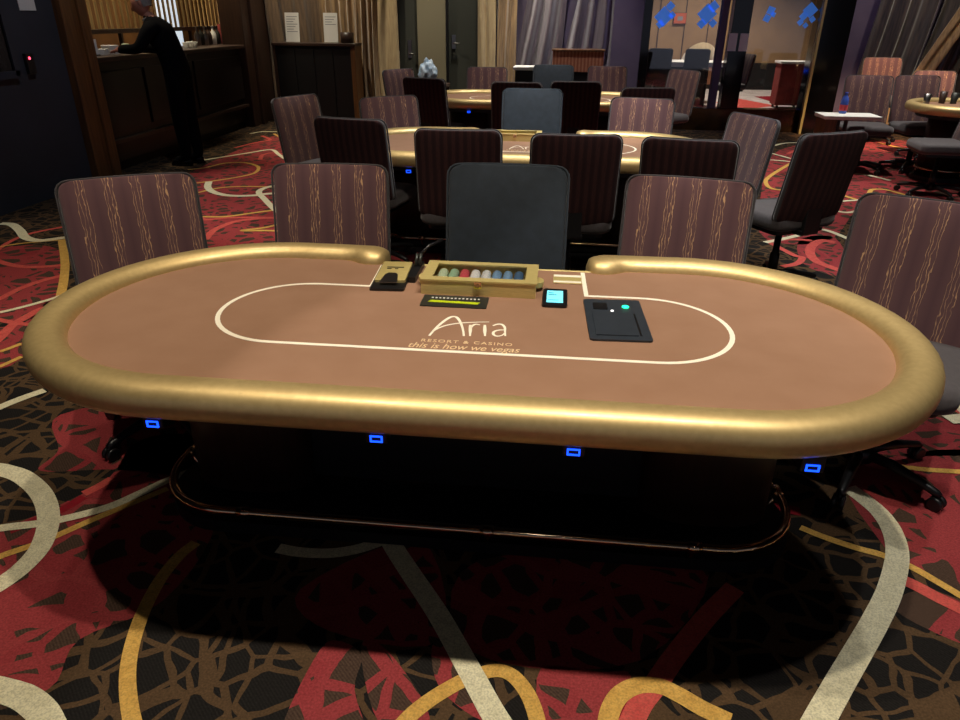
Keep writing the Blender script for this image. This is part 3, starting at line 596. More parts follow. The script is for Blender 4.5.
def make_chair(name, top, wd, mats, star=.3):
    t = empty(name, (0, 0, 0))
    ya = lambda z: .2+.09*(z-.5)/.5
    dz = top-.99
    mb, lp = grid_panel(wd, .47+dz, top, .075, .022, ya, cr=.045)
    bk = mb.build('backrest', mats[:3], t, sub=1)
    MB().tube(lp, .005, 6, True).build('piping', mats[2], bk)
    s = MB(); lev = [(.0, .9), (.012, .97), (.035, 1.0), (.065, 1.), (.085, .97), (.095, .88), (.098, .6), (.098, 0.02)]
    prev = None
    for zz, k in lev:
        ring = [s.bm.verts.new((x*k, y*k-.02, .415+dz+zz-.02*max(0, -(y*k)-.1)*2)) for x, y in rrect(.245, .235, .07, 5)]
        if prev:
            for i in range(len(ring)): s.face([prev[i], prev[(i+1) % len(ring)], ring[(i+1) % len(ring)], ring[i]], True)
        else: s.face(ring[::-1])
        prev = ring
    s.face(prev, True); s.build('seat', mats[3], t)
    MB().prism(rrect(.2, .19, .05), .385+dz, .42+dz, T((0, -.02, 0))).box(-.07, .07, .08, .235, .39+dz, .42+dz, .005).box(-.06, .06, .215, .245, .4+dz, .62+dz, .006).build('seat_pan', 'plastic', t)
    MB().lathe([(.03, .085), (.03, .22), (.021, .225), (.021, .39+dz)], 14).build('gas_column', 'plastic', t)
    MB().lathe([(.03, .055), (.05, .06), (.048, .1), (.032, .118)], 16).build('hub', 'plastic', t)
    for k in range(5):
        a = 2*PI*k/5+star; ca, sa = math.cos(a), math.sin(a)
        lg = MB().tube([(ca*r, sa*r, z) for r, z in ((.03, .088), (.12, .092), (.22, .08), (.285, .066), (.3, .06))], [.02, .02, .017, .015, .012], 8).build('base_leg', 'plastic', t)
        c = MB(); cx, cy = ca*.295, sa*.295
        for off in (-.014, .014):
            c.lathe([(.02, -.008), (.027, -.006), (.027, .006), (.02, .008)], 14, T((cx-sa*off, cy+ca*off, .027)) @ RZ(a) @ RX(PI/2))
        c.tube([(cx, cy, .03), (cx, cy, .062)], .008, 8); c.build('caster', 'plastic', lg)
    return t
STR = ('chair_front', 'chair_rear', 'chair_edge', 'seat_cloth'); BLU = ('blue_cloth', 'blue_cloth', 'blue_cloth', 'blue_cloth')
protos = {'s': make_chair('striped_chair', 1.0, .5, STR), 'b': make_chair('dealer_chair', 1.055, .475, BLU, .6), 'h': make_chair('striped_chair', 1.09, .52, STR, .1)}
first = {'s', 'b', 'h'}
GN = {1: 'striped chairs around the near table', 2: 'striped chairs around the second table', 3: 'striped chairs around the third table', 4: 'striped chairs on the right side', 0: 'navy dealer chairs', 5: 'dark chairs in the room beyond the glass'}
def chair(kind, x, y, deg, label, grp, at_back=True, spin=0):
    o = protos[kind] if kind in first else copy_tree(protos[kind]); first.discard(kind)
    a = math.radians(deg)
    if at_back: x, y = x+.285*math.sin(a), y-.285*math.cos(a)
    o.location = (x, y, 0); o.rotation_euler = (0, 0, a); tag(o, label, 'chair', GN[grp])
    for ch in o.children:
        if ch.name.startswith('base_leg'): ch.rotation_euler.z = math.radians(spin)
    return o
chair('s', -1.46, .70, 30, 'maroon striped chair tucked at the left end of the near gold-rimmed table', 1, spin=-17)
chair('s', -.735, 1.06, 5, 'maroon striped chair just left of the nearest navy chair', 1)
chair('s', .78, .99, -11, 'maroon striped chair just right of the nearest navy chair', 1)
chair('s', 1.6, .71, -30, 'maroon striped chair at the right end of the near table, cut by the picture edge', 1, spin=-36)
chair('b', .05, .86, 0, 'plain navy dealer chair behind the chip case of the near table', 0)
chair('b', .01, 4.05, 0, 'plain navy dealer chair on the far side of the second table', 0)
chair('b', .13, 7.12, -3, 'plain navy dealer chair on the far side of the third table, smallest of the three', 0)
chair('s', -1.86, 3.7, 66, 'striped chair turned sideways at the left end of the second table', 2)
chair('s', -1.07, 2.48, 168, 'dark-backed chair on the near side of the second table, leftmost of four backs', 2)
chair('s', -.33, 2.12, 182, 'dark-backed chair overlapped by the left side of the nearest navy chair', 2)
chair('s', .34, 2.04, 183, 'dark-backed chair peeking out right of the nearest navy chair', 2)
chair('s', .93, 1.97, 169, 'dark-backed chair whose top shows above the striped chair right of the navy one', 2)
chair('s', 1.53, 3.05, -66, 'striped chair at the right end of the second table facing left', 2)
chair('s', 1.8, 2.34, 208, 'dark-backed chair pulled away into the right aisle with its base showing', 2)
chair('s', -1.13, 3.82, 38, 'striped chair on the far left side of the second table', 2)
chair('s', .89, 4.05, -14, 'striped chair on the far right side of the second table', 2)
chair('s', -1.72, 6.85, 56, 'striped chair at the left end of the third table below the white bag', 3)
chair('s', -1.18, 5.62, 160, 'dark-backed chair on the near side of the third table, left end', 3)
chair('s', -.2, 5.3, 176, 'dark-backed chair half behind the middle navy chair, on its left', 3)
chair('s', .38, 5.5, 183, 'dark-backed chair half behind the middle navy chair, on its right', 3)
chair('s', 1.03, 4.95, 190, 'dark chair back of which only a low strip shows above a striped chair', 3)
chair('s', 1.73, 7.45, -52, 'striped chair at the right end of the third table near the glass wall', 3)
chair('s', -.7, 7.44, 6, 'striped chair on the far side of the third table, left of the small navy chair', 3)
chair('s', .81, 7.95, 4, 'striped chair on the far side of the third table, right of the small navy chair', 3)
chair('s', 3.68, 6.98, -6, 'striped chair behind the little side table with the bottle', 4)
chair('s', 4.25, 7.12, 4, 'striped chair behind the rail of the table at the right edge', 4)
chair('h', 4.66, 9.2, 0, 'brightly lit orange striped chair against the dark drapes, left of two', 4)
chair('s', 4.83, 8.0, 0, 'brightly lit orange striped chair against the dark drapes, right of two', 4)
chair('s', 3.93, 5.5, 266, 'swivel chair turned sideways showing its grey seat at the right edge', 4, False)

# ------------------------------------------------------------------ things on the near table
ZT = .7556
def chip_case(ox, oy, label, chips=True):
    t = empty('chip_case', (ox, oy, ZT)); tag(t, label, 'chip case', 'locked chip cases')
    b = MB(); X0, X1, Y0, Y1, H_ = -.188, .188, -.095, .095, .047
    b.box(X0, X1, Y0, Y0+.006, 0, H_).box(X0, X1, Y1-.006, Y1, 0, H_).box(X0, X0+.006, Y0+.006, Y1-.006, 0, H_).box(X1-.006, X1, Y0+.006, Y1-.006, 0, H_).box(X0+.006, X1-.006, Y0+.006, Y1-.006, 0, .004)
    b.build('case_body', 'brass', t)
    l = MB(); 
    for q in ((X0-.003, X0+.034, Y0-.003, Y1+.003), (X1-.036, X1+.003, Y0-.003, Y1+.003), (X0+.034, X1-.036, Y0-.003, Y0+.03), (X0+.034, X1-.036, Y1-.026, Y1+.003)): l.box(*q, H_+.0002, H_+.0055)
    l.build('lid_frame', 'brass', t)
    MB().box(X0+.034, X1-.036, Y0+.03, Y1-.026, H_+.001, H_+.004).build('lid_pane', 'glass', t)
    MB().box(-.012, .012, Y0-.007, Y0-.003, .028, .05, .001).lathe([(.007, 0), (.007, .006)], 12, T((0, Y0-.006, .036)) @ RX(PI/2)).build('lock', 'bronze', t)
    for sx in (-1, 1):
        MB().prism([(sx*.19+sx*.022*math.cos(a), .03*math.sin(a)) for a in (-PI/2+PI*k/12 for k in range(13))], .012, .03).build('side_tab', 'brass', t)
    if chips:
        names = ('mint', 'green', 'red', 'white', 'white', 'blue', 'blue', 'navy')
        words = ('pale mint chips, first from the left', 'soft green chips, second from the left', 'red chips, the only red one', 'white chips beside the red chips', 'white chips beside the blue chips', 'light blue chips beside the white chips', 'light blue chips, second from the right end', 'dark blue chips at the right end')
        for i, (nm, wd) in enumerate(zip(names, words)):
            x = -.135+.0372*i
            c = MB().lathe([(.0155, -.062), (.0165, -.0605), (.0165, .0605), (.0155, .062)], 20, RX(PI/2)).build('chip_stack', 'chip_'+nm, None, loc=(ox+x, oy, ZT+.0215))
            tag(c, 'row of '+wd+' of the gold case', 'chips', 'chip rows in the gold case')
chip_case(.005, .283, 'gold locked chip case with a clear lid on the near table')
chip_case(-.08, 3.15+.29, 'gold locked chip case on the second table in front of a navy chair', False)

t = empty('cash_drop_slot', (-.309, .33, ZT)); tag(t, 'gold cash drop plate on a black base beside the left rail knob', 'drop slot')
K = T((0, 0, 0)) @ RZ(.06)
MB().prism(rrect(.058, .135, .008), 0, .008, T((0, .0, 0)) @ RZ(.06)).build('base', 'black', t)
MB().prism(rrect(.052, .1, .006), .008, .016, T((-.001, .028, 0)) @ RZ(.06)).build('slot_plate', 'brass', t)
MB().box(-.03, .03, .06, .068, .016, .0172, 0, K).box(-.028, -.012, .045, .052, .016, .0172, 0, K).box(.0, .012, .045, .052, .016, .0172, 0, K).build('slot', 'black', t)
MB().prism([(-.03, -.1), (.03, -.1), (.022, -.02), (.012, -.004), (-.012, -.004), (-.022, -.02)], .016, .02, K).build('paddle', 'steel', t)
t = empty('plunger_holder', (-.235, .375, ZT)); tag(t, 'black plunger holder with two posts and an angled rod left of the chip case', 'plunger')
MB().prism(rrect(.014, .09, .005), 0, .02).build('base', 'black', t)
for dx in (-.008, .006): MB().tube([(dx, .03, .02), (dx+.004, .05, .06)], .006, 8).build('post', 'grey_metal', t)
MB().tube([(.0, .06, .05), (.03, .10, .075), (.075, .135, .09)], .0055, 8).build('rod', 'plastic', t)

t = empty('chip_gauge', (-.062, .127, ZT)); tag(t, 'dark inlay with white dots and a lime strip in front of the chip case', 'gauge')
MB().prism(rrect(.106, .048, .006), 0, .003).build('frame', 'grey_metal', t)
for k in range(13): MB().box(-.078+.0125*k, -.072+.0125*k, .018, .026, .003, .0042).build('marker', 'white', t)
MB().prism([(-.085, -.016), (.075, -.022), (.082, -.004), (-.078, .0)], .003, .0042).build('lime_strip', 'lime', t)

t = empty('dealer_display', (.256, .193, ZT)); tag(t, 'small square dealer display with a glowing cyan screen on the brown felt', 'display')
MB().prism(rrect(.04, .076, .012), 0, .008, RZ(.0)).build('bezel', 'plastic', t)
sc_ = MB().box(-.026, .026, -.05, .055, .008, .0088).build('screen', 'screen', t)
MB().box(-.022, -.004, .03, .036, .0088, .0091).box(-.022, .006, .015, .02, .0088, .0091).box(-.022, .012, -.032, -.027, .0088, .0091).build('screen_writing', 'screen_dark', sc_)

t = empty('table_placard', (.297, .385, ZT)); tag(t, 'small cream and gold placard lying by the right rail knob', 'placard')
MB().box(-.049, .049, -.042, .044, 0, .003, .001).build('plate', 'brass', t)
MB().box(-.047, .047, .02, .04, .003, .0038).build('upper_band', 'print', t); MB().box(-.047, .047, -.038, -.022, .003, .0038).build('lower_band', 'print', t)

t = empty('card_shuffler', (.442, .041, ZT)); tag(t, 'slate grey automatic card shuffler with a green lamp set in the felt', 'card shuffler')
K = RZ(.04)
MB().prism(rrect(.089, .157, .012), 0, .006, K).build('faceplate', 'slate', t)
ld = MB().prism(rrect(.061, .085, .004), .006, .009, K @ T((-.008, -.045, 0))).build('card_lid', 'slate', t)
MB().box(.056, .062, -.125, .04, .006, .0065, 0, K).build('lid_gap', 'black', ld)
MB().prism(rrect(.022, .026, .003), .006, .008, K @ T((-.04, .095, 0))).build('button_panel', 'plastic', t)
MB().lathe([(.011, 0), (.011, .003), (.006, .005)], 16, T((.035, .095, .006))).build('green_lamp', 'green_led', t)
MB().lathe([(.005, 0), (.005, .002), (.003, .003)], 12, T((-.008, .058, .006))).build('white_lamp', 'white_led', t)

# ------------------------------------------------------------------ left side: bar, person, things on the bar
t = empty('bar_counter', (-4.8, 7.1, 0)); tag(t, 'dark panelled bar counter along the left wall', 'bar counter')
def pb(n, m, *b, bev=.004, par=None):
    o = MB().box(b[0]+4.8, b[1]+4.8, b[2]-7.1, b[3]-7.1, b[4], b[5], bev).build(n, m, par or t); return o
pb('body', 'bar_front', -5.1, -4.56, 5.26, 8.94, .1, 1.12); pb('plinth', 'black', -5.06, -4.6, 5.26, 8.94, 0, .1)
pb('counter_top', 'dark_wood', -5.15, -4.46, 5.26, 8.94, 1.12, 1.165, bev=.008); pb('rear_top', 'dark_wood', -5.15, -4.81, 8.94, 10.4, 1.12, 1.165, bev=.008); pb('rear_body', 'bar_front', -5.1, -4.83, 8.94, 10.4, 0, 1.12)
for a, b in ((5.3, 6.2), (6.26, 7.4), (7.46, 8.9)): pb('front_panel', 'bar_front', -4.56, -4.535, a, b, .42, 1.02)
pb('foot_ledge', 'dark_wood', -4.56, -4.5, 5.26, 8.94, .3, .34)
t = empty('slat_screen', (-5.25, 8.0, 1.2)); tag(t, 'screen of upright gilt slats behind the bar counter', 'screen')
s = MB(); x = -5.25
for k in range(41): s.box(-.007, .007, -2.6+.13*k-.022, -2.6+.13*k+.022, .2, 2.6)
s.build('slats', 'slat', t); MB().box(-.05, .05, -2.65, 2.65, .15, .2).build('lower_rail', 'dark_wood', t); MB().box(-.04, .04, -2.65, 2.65, 2.6, 2.66).build('upper_rail', 'dark_wood', t)
for y in (-2.63, -.9, .9, 2.63): MB().box(-.02, .02, y-.02, y+.02, -1.2, .15).build('post', 'dark_wood', t)
t = MB().box(-6.045, -6.015, 9.5, 10.15, 1.08, 2.6).build('bright_screen', 'mirror_lit'); tag(t, 'bright white screen on the wall behind the slats', 'screen')
t = empty('back_bar', (-5.8, 7.1, 0)); tag(t, 'back bar shelf against the amber wall behind the counter', 'back bar')
MB().box(-.22, .22, -1.8, 1.8, .0, .95).build('cabinet', 'bar_front', t); MB().box(-.23, .24, -1.82, 1.82, .95, .99).build('shelf_top', 'wood', t)
for i, (y, m, wd) in enumerate(((7.62, 'steel', 'silver shaker'), (7.74, 'grey_metal', 'dark bottle'), (7.86, 'steel', 'tall silver bottle'), (7.98, 'dark_wood', 'brown bottle'), (8.12, 'white', 'pale bottle'), (8.26, 'grey_metal', 'grey bottle'))):
    b = MB().lathe([(.03, 0), (.042, .01), (.042, .13), (.03, .165), (.014, .19), (.013, .235), (.016, .237), (.016, .25)], 14).build('bottle', m, loc=(-4.92, y+.82, 1.165))
    tag(b, wd+' in the row at the right end of the bar counter', 'bottle', 'bottles on the bar counter')
c = MB().lathe([(.05, 0), (.055, .01), (.06, .26), (.05, .27)], 16).build('red_canister', 'red_cloth', loc=(-4.92, 9.26, 1.165)); tag(c, 'red canister at the far right end of the bar counter', 'canister')
for i, (y, hh) in enumerate(((7.35, .07), (7.47, .075), (7.58, .07))):
    c = MB().lathe([(.032, 0), (.045, hh), (.041, hh), (.03, .006)], 14, cap=False).build('cup', 'white', loc=(-4.7, y+.3, 1.165)); tag(c, ('first', 'second', 'third')[i]+' white cup in the short row on the bar counter beside the person', 'cup', 'white cups on the bar')
t = empty('card_holder', (-4.72, 5.66, 1.165)); tag(t, 'white framed card standing at the left end of the bar', 'card holder')
MB().box(-.006, .006, -.05, .05, 0, .16, 0, RZ(-.5)).build('card', 'white', t); MB().box(-.03, .03, -.055, .055, 0, .012, 0, RZ(-.5)).build('foot', 'black', t)
for i, (y, z, a) in enumerate(((5.84, .06, .2), (6.04, .09, -.3))):
    b = MB().box(-.07, .07, -.06, .06, 0, z, .004, RZ(a)).build('napkin_box', 'white', loc=(-4.76, y, 1.165)); tag(b, ('low white napkin box next to the framed card on the bar', 'taller white napkin box beside the hand of the person')[i], 'box')
b = MB().lathe([(.03, 0), (.04, .01), (.04, .09), (.035, .1)], 14).build('candle_jar', 'chip_mint', loc=(-4.7, 6.25, 1.165)); tag(b, 'small pale jar on the bar under the leaning arm', 'jar')

def make_person():
    J = [(-3.97, 5.95, .95), (-3.99, 5.95, 1.12), (-4.06, 5.95, 1.33), (-4.13, 5.95, 1.46), (-4.185, 5.95, 1.53), (-4.22, 5.95, 1.58),
         (-3.98, 5.86, .88), (-4.0, 5.87, .5), (-3.99, 5.87, .09), (-4.13, 5.87, .05),
         (-3.97, 6.04, .88), (-3.97, 6.05, .5), (-3.93, 6.05, .09), (-4.07, 6.05, .05),
         (-4.12, 5.76, 1.41), (-4.22, 5.68, 1.23), (-4.42, 5.74, 1.23), (-4.5, 5.78, 1.215),
         (-4.12, 6.14, 1.41), (-4.22, 6.24, 1.22), (-4.44, 6.12, 1.225), (-4.52, 6.07, 1.215)]
    rad = [(.175, .15), (.165, .14), (.18, .14), (.12, .09), (.06, .06), (.06, .06), (.11, .1), (.085, .085), (.062, .066), (.045, .035), (.11, .1), (.085, .085), (.062, .066), (.045, .035),
           (.075, .075), (.06, .06), (.05, .05), (.036, .03), (.075, .075), (.06, .06), (.05, .05), (.036, .03)]
    E_ = [(0, 1), (1, 2), (2, 3), (3, 4), (4, 5), (0, 6), (6, 7), (7, 8), (8, 9), (0, 10), (10, 11), (11, 12), (12, 13), (3, 14), (14, 15), (15, 16), (16, 17), (3, 18), (18, 19), (19, 20), (20, 21)]
    # five fingers on each hand, curling over the counter top
    for h, sy in ((17, 1), (21, -1)):
        hx, hy, hz = J[h]
        for f, (dy, ln) in enumerate(((-.024, .06), (-.008, .07), (.008, .066), (.024, .052))):
            i = len(J); J += [(hx-.03, hy+dy, hz), (hx-.03-ln*.6, hy+dy*1.1, hz-.008), (hx-.03-ln, hy+dy*1.1, hz-.03)]; rad += [(.011, .011), (.0095, .0095), (.008, .008)]
            E_ += [(h, i), (i, i+1), (i+1, i+2)]
        i = len(J); J += [(hx-.005, hy+sy*.038, hz-.004), (hx-.035, hy+sy*.052, hz-.016)]; rad += [(.012, .012), (.0095, .0095)]; E_ += [(h, i), (i, i+1)]
    me = bpy.data.meshes.new('person'); me.from_pydata(J, E_, []); o = bpy.data.objects.new('person', me); COL.objects.link(o)
    sk = o.modifiers.new('skin', 'SKIN'); sk.use_smooth_shade = True
    for k, r in enumerate(rad): me.skin_vertices[0].data[k].radius = r
    me.skin_vertices[0].data[0].use_root = True
    sb = o.modifiers.new('sub', 'SUBSURF'); sb.levels = 2; sb.render_levels = 2
    ev = bpy.data.meshes.new_from_object(o.evaluated_get(bpy.context.evaluated_depsgraph_get()))
    bpy.data.objects.remove(o)
    bm = bmesh.new(); bm.from_mesh(ev)
    for f in bm.faces:
        c = f.calc_center_median(); f.smooth = True
        f.material_index = 1 if (c.z > 1.545 or (c.x < -4.485 and c.z > 1.1)) else 0
    # head: skull, brow, nose, jaw, ears, joined to the body mesh
    h = bmesh.new(); bmesh.ops.create_uvsphere(h, u_segments=28, v_segments=20, radius=1)
    for v in h.verts:
        x, y, z = v.co; q = v.co.copy()
        q = Vector((x*.1, y*.078, z*.12))
        if z < -.1 and x < 0: q.x += -.006*(-z); q.y *= 1-.12*(-z)
        if z < -.3 and x > .2: q.x *= .75
        if x < -.75 and abs(y) < .22 and -.35 < z < .15: q.x -= .022*(1-abs(y)/.22)*(1 if z < -.1 else .6)   # nose
        if x < -.6 and .1 < abs(y) < .5 and .05 < z < .25: q.x += .008                                   # eye sockets
        if x < -.6 and abs(y) < .4 and -.6 < z < -.48: q.x += .005                                       # mouth
        v.co = q
    for sy in (-1, 1):
        e = bmesh.new(); bmesh.ops.create_uvsphere(e, u_segments=10, v_segments=8, radius=1)
        for v in e.verts: v.co = Vector((v.co.x*.018+.012, v.co.y*.007+sy*.079, v.co.z*.03))
        mp = {v: h.verts.new(v.co) for v in e.verts}
        for f in e.faces: h.faces.new([mp[v] for v in f.verts])
        e.free()
    K = T((-4.255, 5.95, 1.665)) @ RZ(.25) @ RY(-.3)
    mp = {v: bm.verts.new(K @ v.co) for v in h.verts}
    for f in h.faces:
        g_ = bm.faces.new([mp[v] for v in f.verts]); g_.smooth = True; g_.material_index = 1
    h.free(); me = bpy.data.meshes.new('person'); bm.to_mesh(me); bm.free()
    for m in ('suit', 'skin'): me.materials.append(M[m])
    p = bpy.data.objects.new('person', me); COL.objects.link(p)
    tag(p, 'person in a black suit leaning forward on the bar counter', 'person')
    hr = MB(); b = bmesh.new(); bmesh.ops.create_uvsphere(b, u_segments=24, v_segments=16, radius=1)
    for v in b.verts: v.co = Vector((v.co.x*.106+.006, v.co.y*.085, v.co.z*.122+.004))
    bmesh.ops.delete(b, geom=[v for v in b.verts if (v.co.x < -.03 and v.co.z < .07) or v.co.z < -.05 or (v.co.z < .02 and v.co.x < .02)], context='VERTS')
    hr.add(b, K, True); hr.build('hair', 'hair', p)
    MB().tube([(-4.19+.062*math.cos(a), 5.95+.062*math.sin(a), 1.525+.02*math.cos(a)) for a in (2*PI*k/16 for k in range(16))], .012, 6, True).build('shirt_collar', 'white', p)
    for fx, fy in ((-4.04, 5.87), (-3.98, 6.05)):
        s = MB(); 
        for z, k in ((0, 1), (.025, 1.02), (.05, .9), (.075, .6)): pass
        s.prism([(fx+.13*math.cos(a)-.02, fy+.048*math.sin(a)) for a in (2*PI*k/20 for k in range(20))], 0, .03).prism([(fx+.115*math.cos(a)-.02, fy+.042*math.sin(a)) for a in (2*PI*k/20 for k in range(20))], .03, .07, smooth=True)
        s.build('shoe', 'black_gloss', p)
make_person()

t = MB().box(-4.5, -4.494, 4.4, 4.61, 1.59, 1.9).build('wall_notice', 'white'); tag(t, 'pale paper notice on the dark left wall', 'notice')
t = empty('card_reader', (-4.5, 4.34, 1.16)); tag(t, 'black card reader with a red lamp on the left wall', 'card reader')
MB().box(0, .03, -.05, .05, -.08, .09, .005).build('housing', 'plastic', t); MB().lathe([(.012, 0), (.012, .004), (.006, .008)], 12, T((.03, -.01, .05)) @ RY(PI/2)).build('red_lamp', 'red_led', t)

# ------------------------------------------------------------------ back wall: drapes, cabinet
def drape(name, x0, x1, y, folds, amp, m, label, z1=3.2, z0=.02, shear=0., seed=1, gather=0., zg=1.9):
    rnd = random.Random(seed); ph = [rnd.uniform(0, 6.28) for _ in range(5)]
    mb = MB(); nx = max(24, int(folds*14)); nz = 26; Fr, Bk = [], []
    def pt(i, j):
        u = i/nx; v = j/nz; z = z0+(z1-z0)*v
        uu = u+.012*math.sin(7*v+ph[3])+.15/folds*math.sin(3.1*v*2+ph[4])
        d = amp*(math.sin(2*PI*folds*uu+ph[0])*.7+.35*math.sin(2*PI*folds*.53*uu+ph[1]+2*v)+.25*math.sin(2*PI*folds*1.7*uu+ph[2]))
        x = x0+(x1-x0)*u
        if gather: xc = (x0+x1)/2; k = 1-gather*math.exp(-((z-zg)/.55)**2); x = xc+(x-xc)*k
        return Vector((x+shear*(z-1), y+d, z))
    for j in range(nz+1):
        Fr.append([mb.bm.verts.new(pt(i, j)) for i in range(nx+1)]); Bk.append([mb.bm.verts.new(pt(i, j)+Vector((0, .012, 0))) for i in range(nx+1)])
    for j in range(nz):
        for i in range(nx):
            mb.face([Fr[j][i], Fr[j][i+1], Fr[j+1][i+1], Fr[j+1][i]], True); mb.face([Bk[j][i+1], Bk[j][i], Bk[j+1][i], Bk[j+1][i+1]], True)
    for i in range(nx): mb.face([Fr[0][i+1], Fr[0][i], Bk[0][i], Bk[0][i+1]]); mb.face([Fr[nz][i], Fr[nz][i+1], Bk[nz][i+1], Bk[nz][i]])
    for j in range(nz): mb.face([Fr[j][0], Fr[j+1][0], Bk[j+1][0], Bk[j][0]]); mb.face([Fr[j+1][nx], Fr[j][nx], Bk[j][nx], Bk[j+1][nx]])
    o = mb.build(name, m); tag(o, label, 'curtain', 'drapes along the back wall'); return o
drape('drape', -4.5, -3.62, 10.0, 4, .035, 'curtain_brown', 'brown drape hanging behind the left half of the black cabinet', seed=3)
drape('drape', -3.6, -3.02, 9.98, 5, .05, 'curtain_gold', 'gold brown drape behind the right end of the black cabinet', seed=5, shear=.0)
drape('drape', -3.04, -2.68, 9.9, 4, .05, 'curtain_gold', 'bunched gold drape just right of the black cabinet', seed=8)
drape('drape', -2.7, -2.36, 9.95, 1.5, .03, 'curtain_pale', 'smooth pale drape beside the narrow dark door', seed=9)
drape('drape', -1.1, -.82, 9.9, 2, .04, 'curtain_pale', 'pale gold drape right of the second dark door', seed=11)
drape('drape', -.8, -.5, 9.96, 2.2, .05, 'curtain_gold', 'narrow gold drape left of the gathered plum drapes', seed=12)
drape('drape', -.5, .2, 9.93, 3, .1, 'curtain_plum', 'gathered plum grey drape above the fluted stand, left half', seed=14, shear=.12, gather=.15)
drape('drape', .24, .98, 9.93, 3.5, .1, 'curtain_plum', 'gathered plum grey drape beside the plum lit wall, right half', seed=16, shear=.12, gather=.2)
drape('drape', 4.62, 5.42, 9.85, 4, .07, 'curtain_dark', 'dark drape right of the plum lit wall strip', seed=21, shear=.1)
drape('drape', 5.46, 6.3, 9.85, 4.5, .08, 'curtain_dark', 'dark drape behind the lit orange chairs', seed=22, shear=.1)
drape('drape', 6.36, 7.3, 9.85, 4, .08, 'curtain_dark', 'dark drape at the right edge of the picture', seed=23, shear=.1)
drape('drape', 5.35, 5.6, 9.6, 1.3, .03, 'curtain_gold', 'slanting gold drape tied back by the right hand table', seed=25, shear=.45, z1=2.6)

t = empty('cabinet', (-3.58, 9.62, 0)); tag(t, 'black fronted cabinet with a wood frame standing against the drapes', 'cabinet')
MB().box(-.61, .61, -.16, .16, .05, 1.14).build('carcass', 'black', t)
MB().box(-.66, .66, -.2, .2, 1.14, 1.18, .005).build('top', 'dark_wood', t)
for sx in (-1, 1): MB().box(sx*.63-.02-(.03 if sx > 0 else 0), sx*.63+.02, -.19, .18, 0, 1.14, .004).build('side_panel', 'wood' if sx > 0 else 'dark_wood', t)
for k in range(4): MB().box(-.6+.3*k+.006, -.6+.3*(k+1)-.006, -.178, -.16, .08, 1.11, .003).build('door', 'black', t)
MB().box(-.61, .61, -.18, .16, 0, .05).build('plinth', 'dark_wood', t)
for i, (x, lab) in enumerate(((-3.95, 'white printed sheet in a stand on the left of the black cabinet'), (-3.34, 'white printed sheet in a stand next to the dark pot'))):
    t = empty('sign_holder', (x, 9.6, 1.18)); tag(t, lab, 'sign', 'printed sheets on the cabinet')
    s_ = MB().box(-.11, .11, 0, .006, .01, .42, 0, RX(-.12)).build('sheet', 'white', t); MB().box(-.115, .115, -.03, .08, 0, .01).build('stand', 'glass', t)
    b = MB()
    for k in range(7 - 3*i): b.box(-.085, .085-.03*(k % 3), -.0012, -.0002, .36-.035*k, .368-.035*k, 0, RX(-.12))
    b.build('printing', 'ink', s_)
c = MB().lathe([(.085, 0), (.1, .01), (.105, .15), (.095, .15), (.09, .02)], 18, cap=False).lathe([(.09, .0), (.09, .02)], 18).build('dark_pot', 'dark_wood', loc=(-3.08, 9.58, 1.18)); tag(c, 'dark brown pot on the right end of the black cabinet', 'pot')

# stand, console and bag behind the third table
t = empty('fluted_stand', (.45, 9.4, 0)); tag(t, 'reddish ribbed wooden stand in front of the plum drapes', 'stand')
MB().box(-.36, .36, -.14, .14, .0, .84, .005).build('body', 'black', t); MB().box(-.37, .37, -.15, .15, .84, 1.12, .004).build('ribbed_front', 'orange_wood', t); MB().box(-.385, .385, -.165, .165, 1.12, 1.145, .005).build('top', 'wood', t)
t = empty('console_table', (-.22, 8.75, 0)); tag(t, 'dark console with a white top behind the small navy chair', 'console')
MB().box(-.2, .2, -.2, .2, 0, .9, .004).build('body', 'black', t); MB().box(-.23, .23, -.22, .22, .9, .94, .004).build('top', 'white', t)
t = empty('service_stand', (-1.62, 8.6, 0)); tag(t, 'low dark service stand carrying the white bag', 'stand')
MB().box(-.25, .25, -.2, .2, .66, .70, .004).build('top', 'dark_wood', t)
for sx in (-.22, .22):
    for sy in (-.17, .17): MB().box(sx-.02, sx+.02, sy-.02, sy+.02, 0, .66).build('leg', 'dark_wood', t)
b = bmesh.new(); bmesh.ops.create_icosphere(b, subdivisions=4, radius=1); rnd = random.Random(4)
from mathutils import noise as mn
for v in b.verts:
    z = v.co.z; n_ = mn.noise(v.co*2.3)*.28+mn.noise(v.co*6)*.1
    k = 1+n_-.25*max(0, z); v.co = Vector((v.co.x*.13*k, v.co.y*.1*k, .15+max(-.15, z*.17*(1+n_))))
mb = MB(); mb.add(b, None, True); o = mb.build('plastic_bag', varied('crumpled bag', lin(206, 218, 226), lin(120, 150, 176), 16, .4), loc=(-1.66, 8.6, .70)); tag(o, 'crumpled white and blue plastic bag above the striped chair by the doors', 'bag')

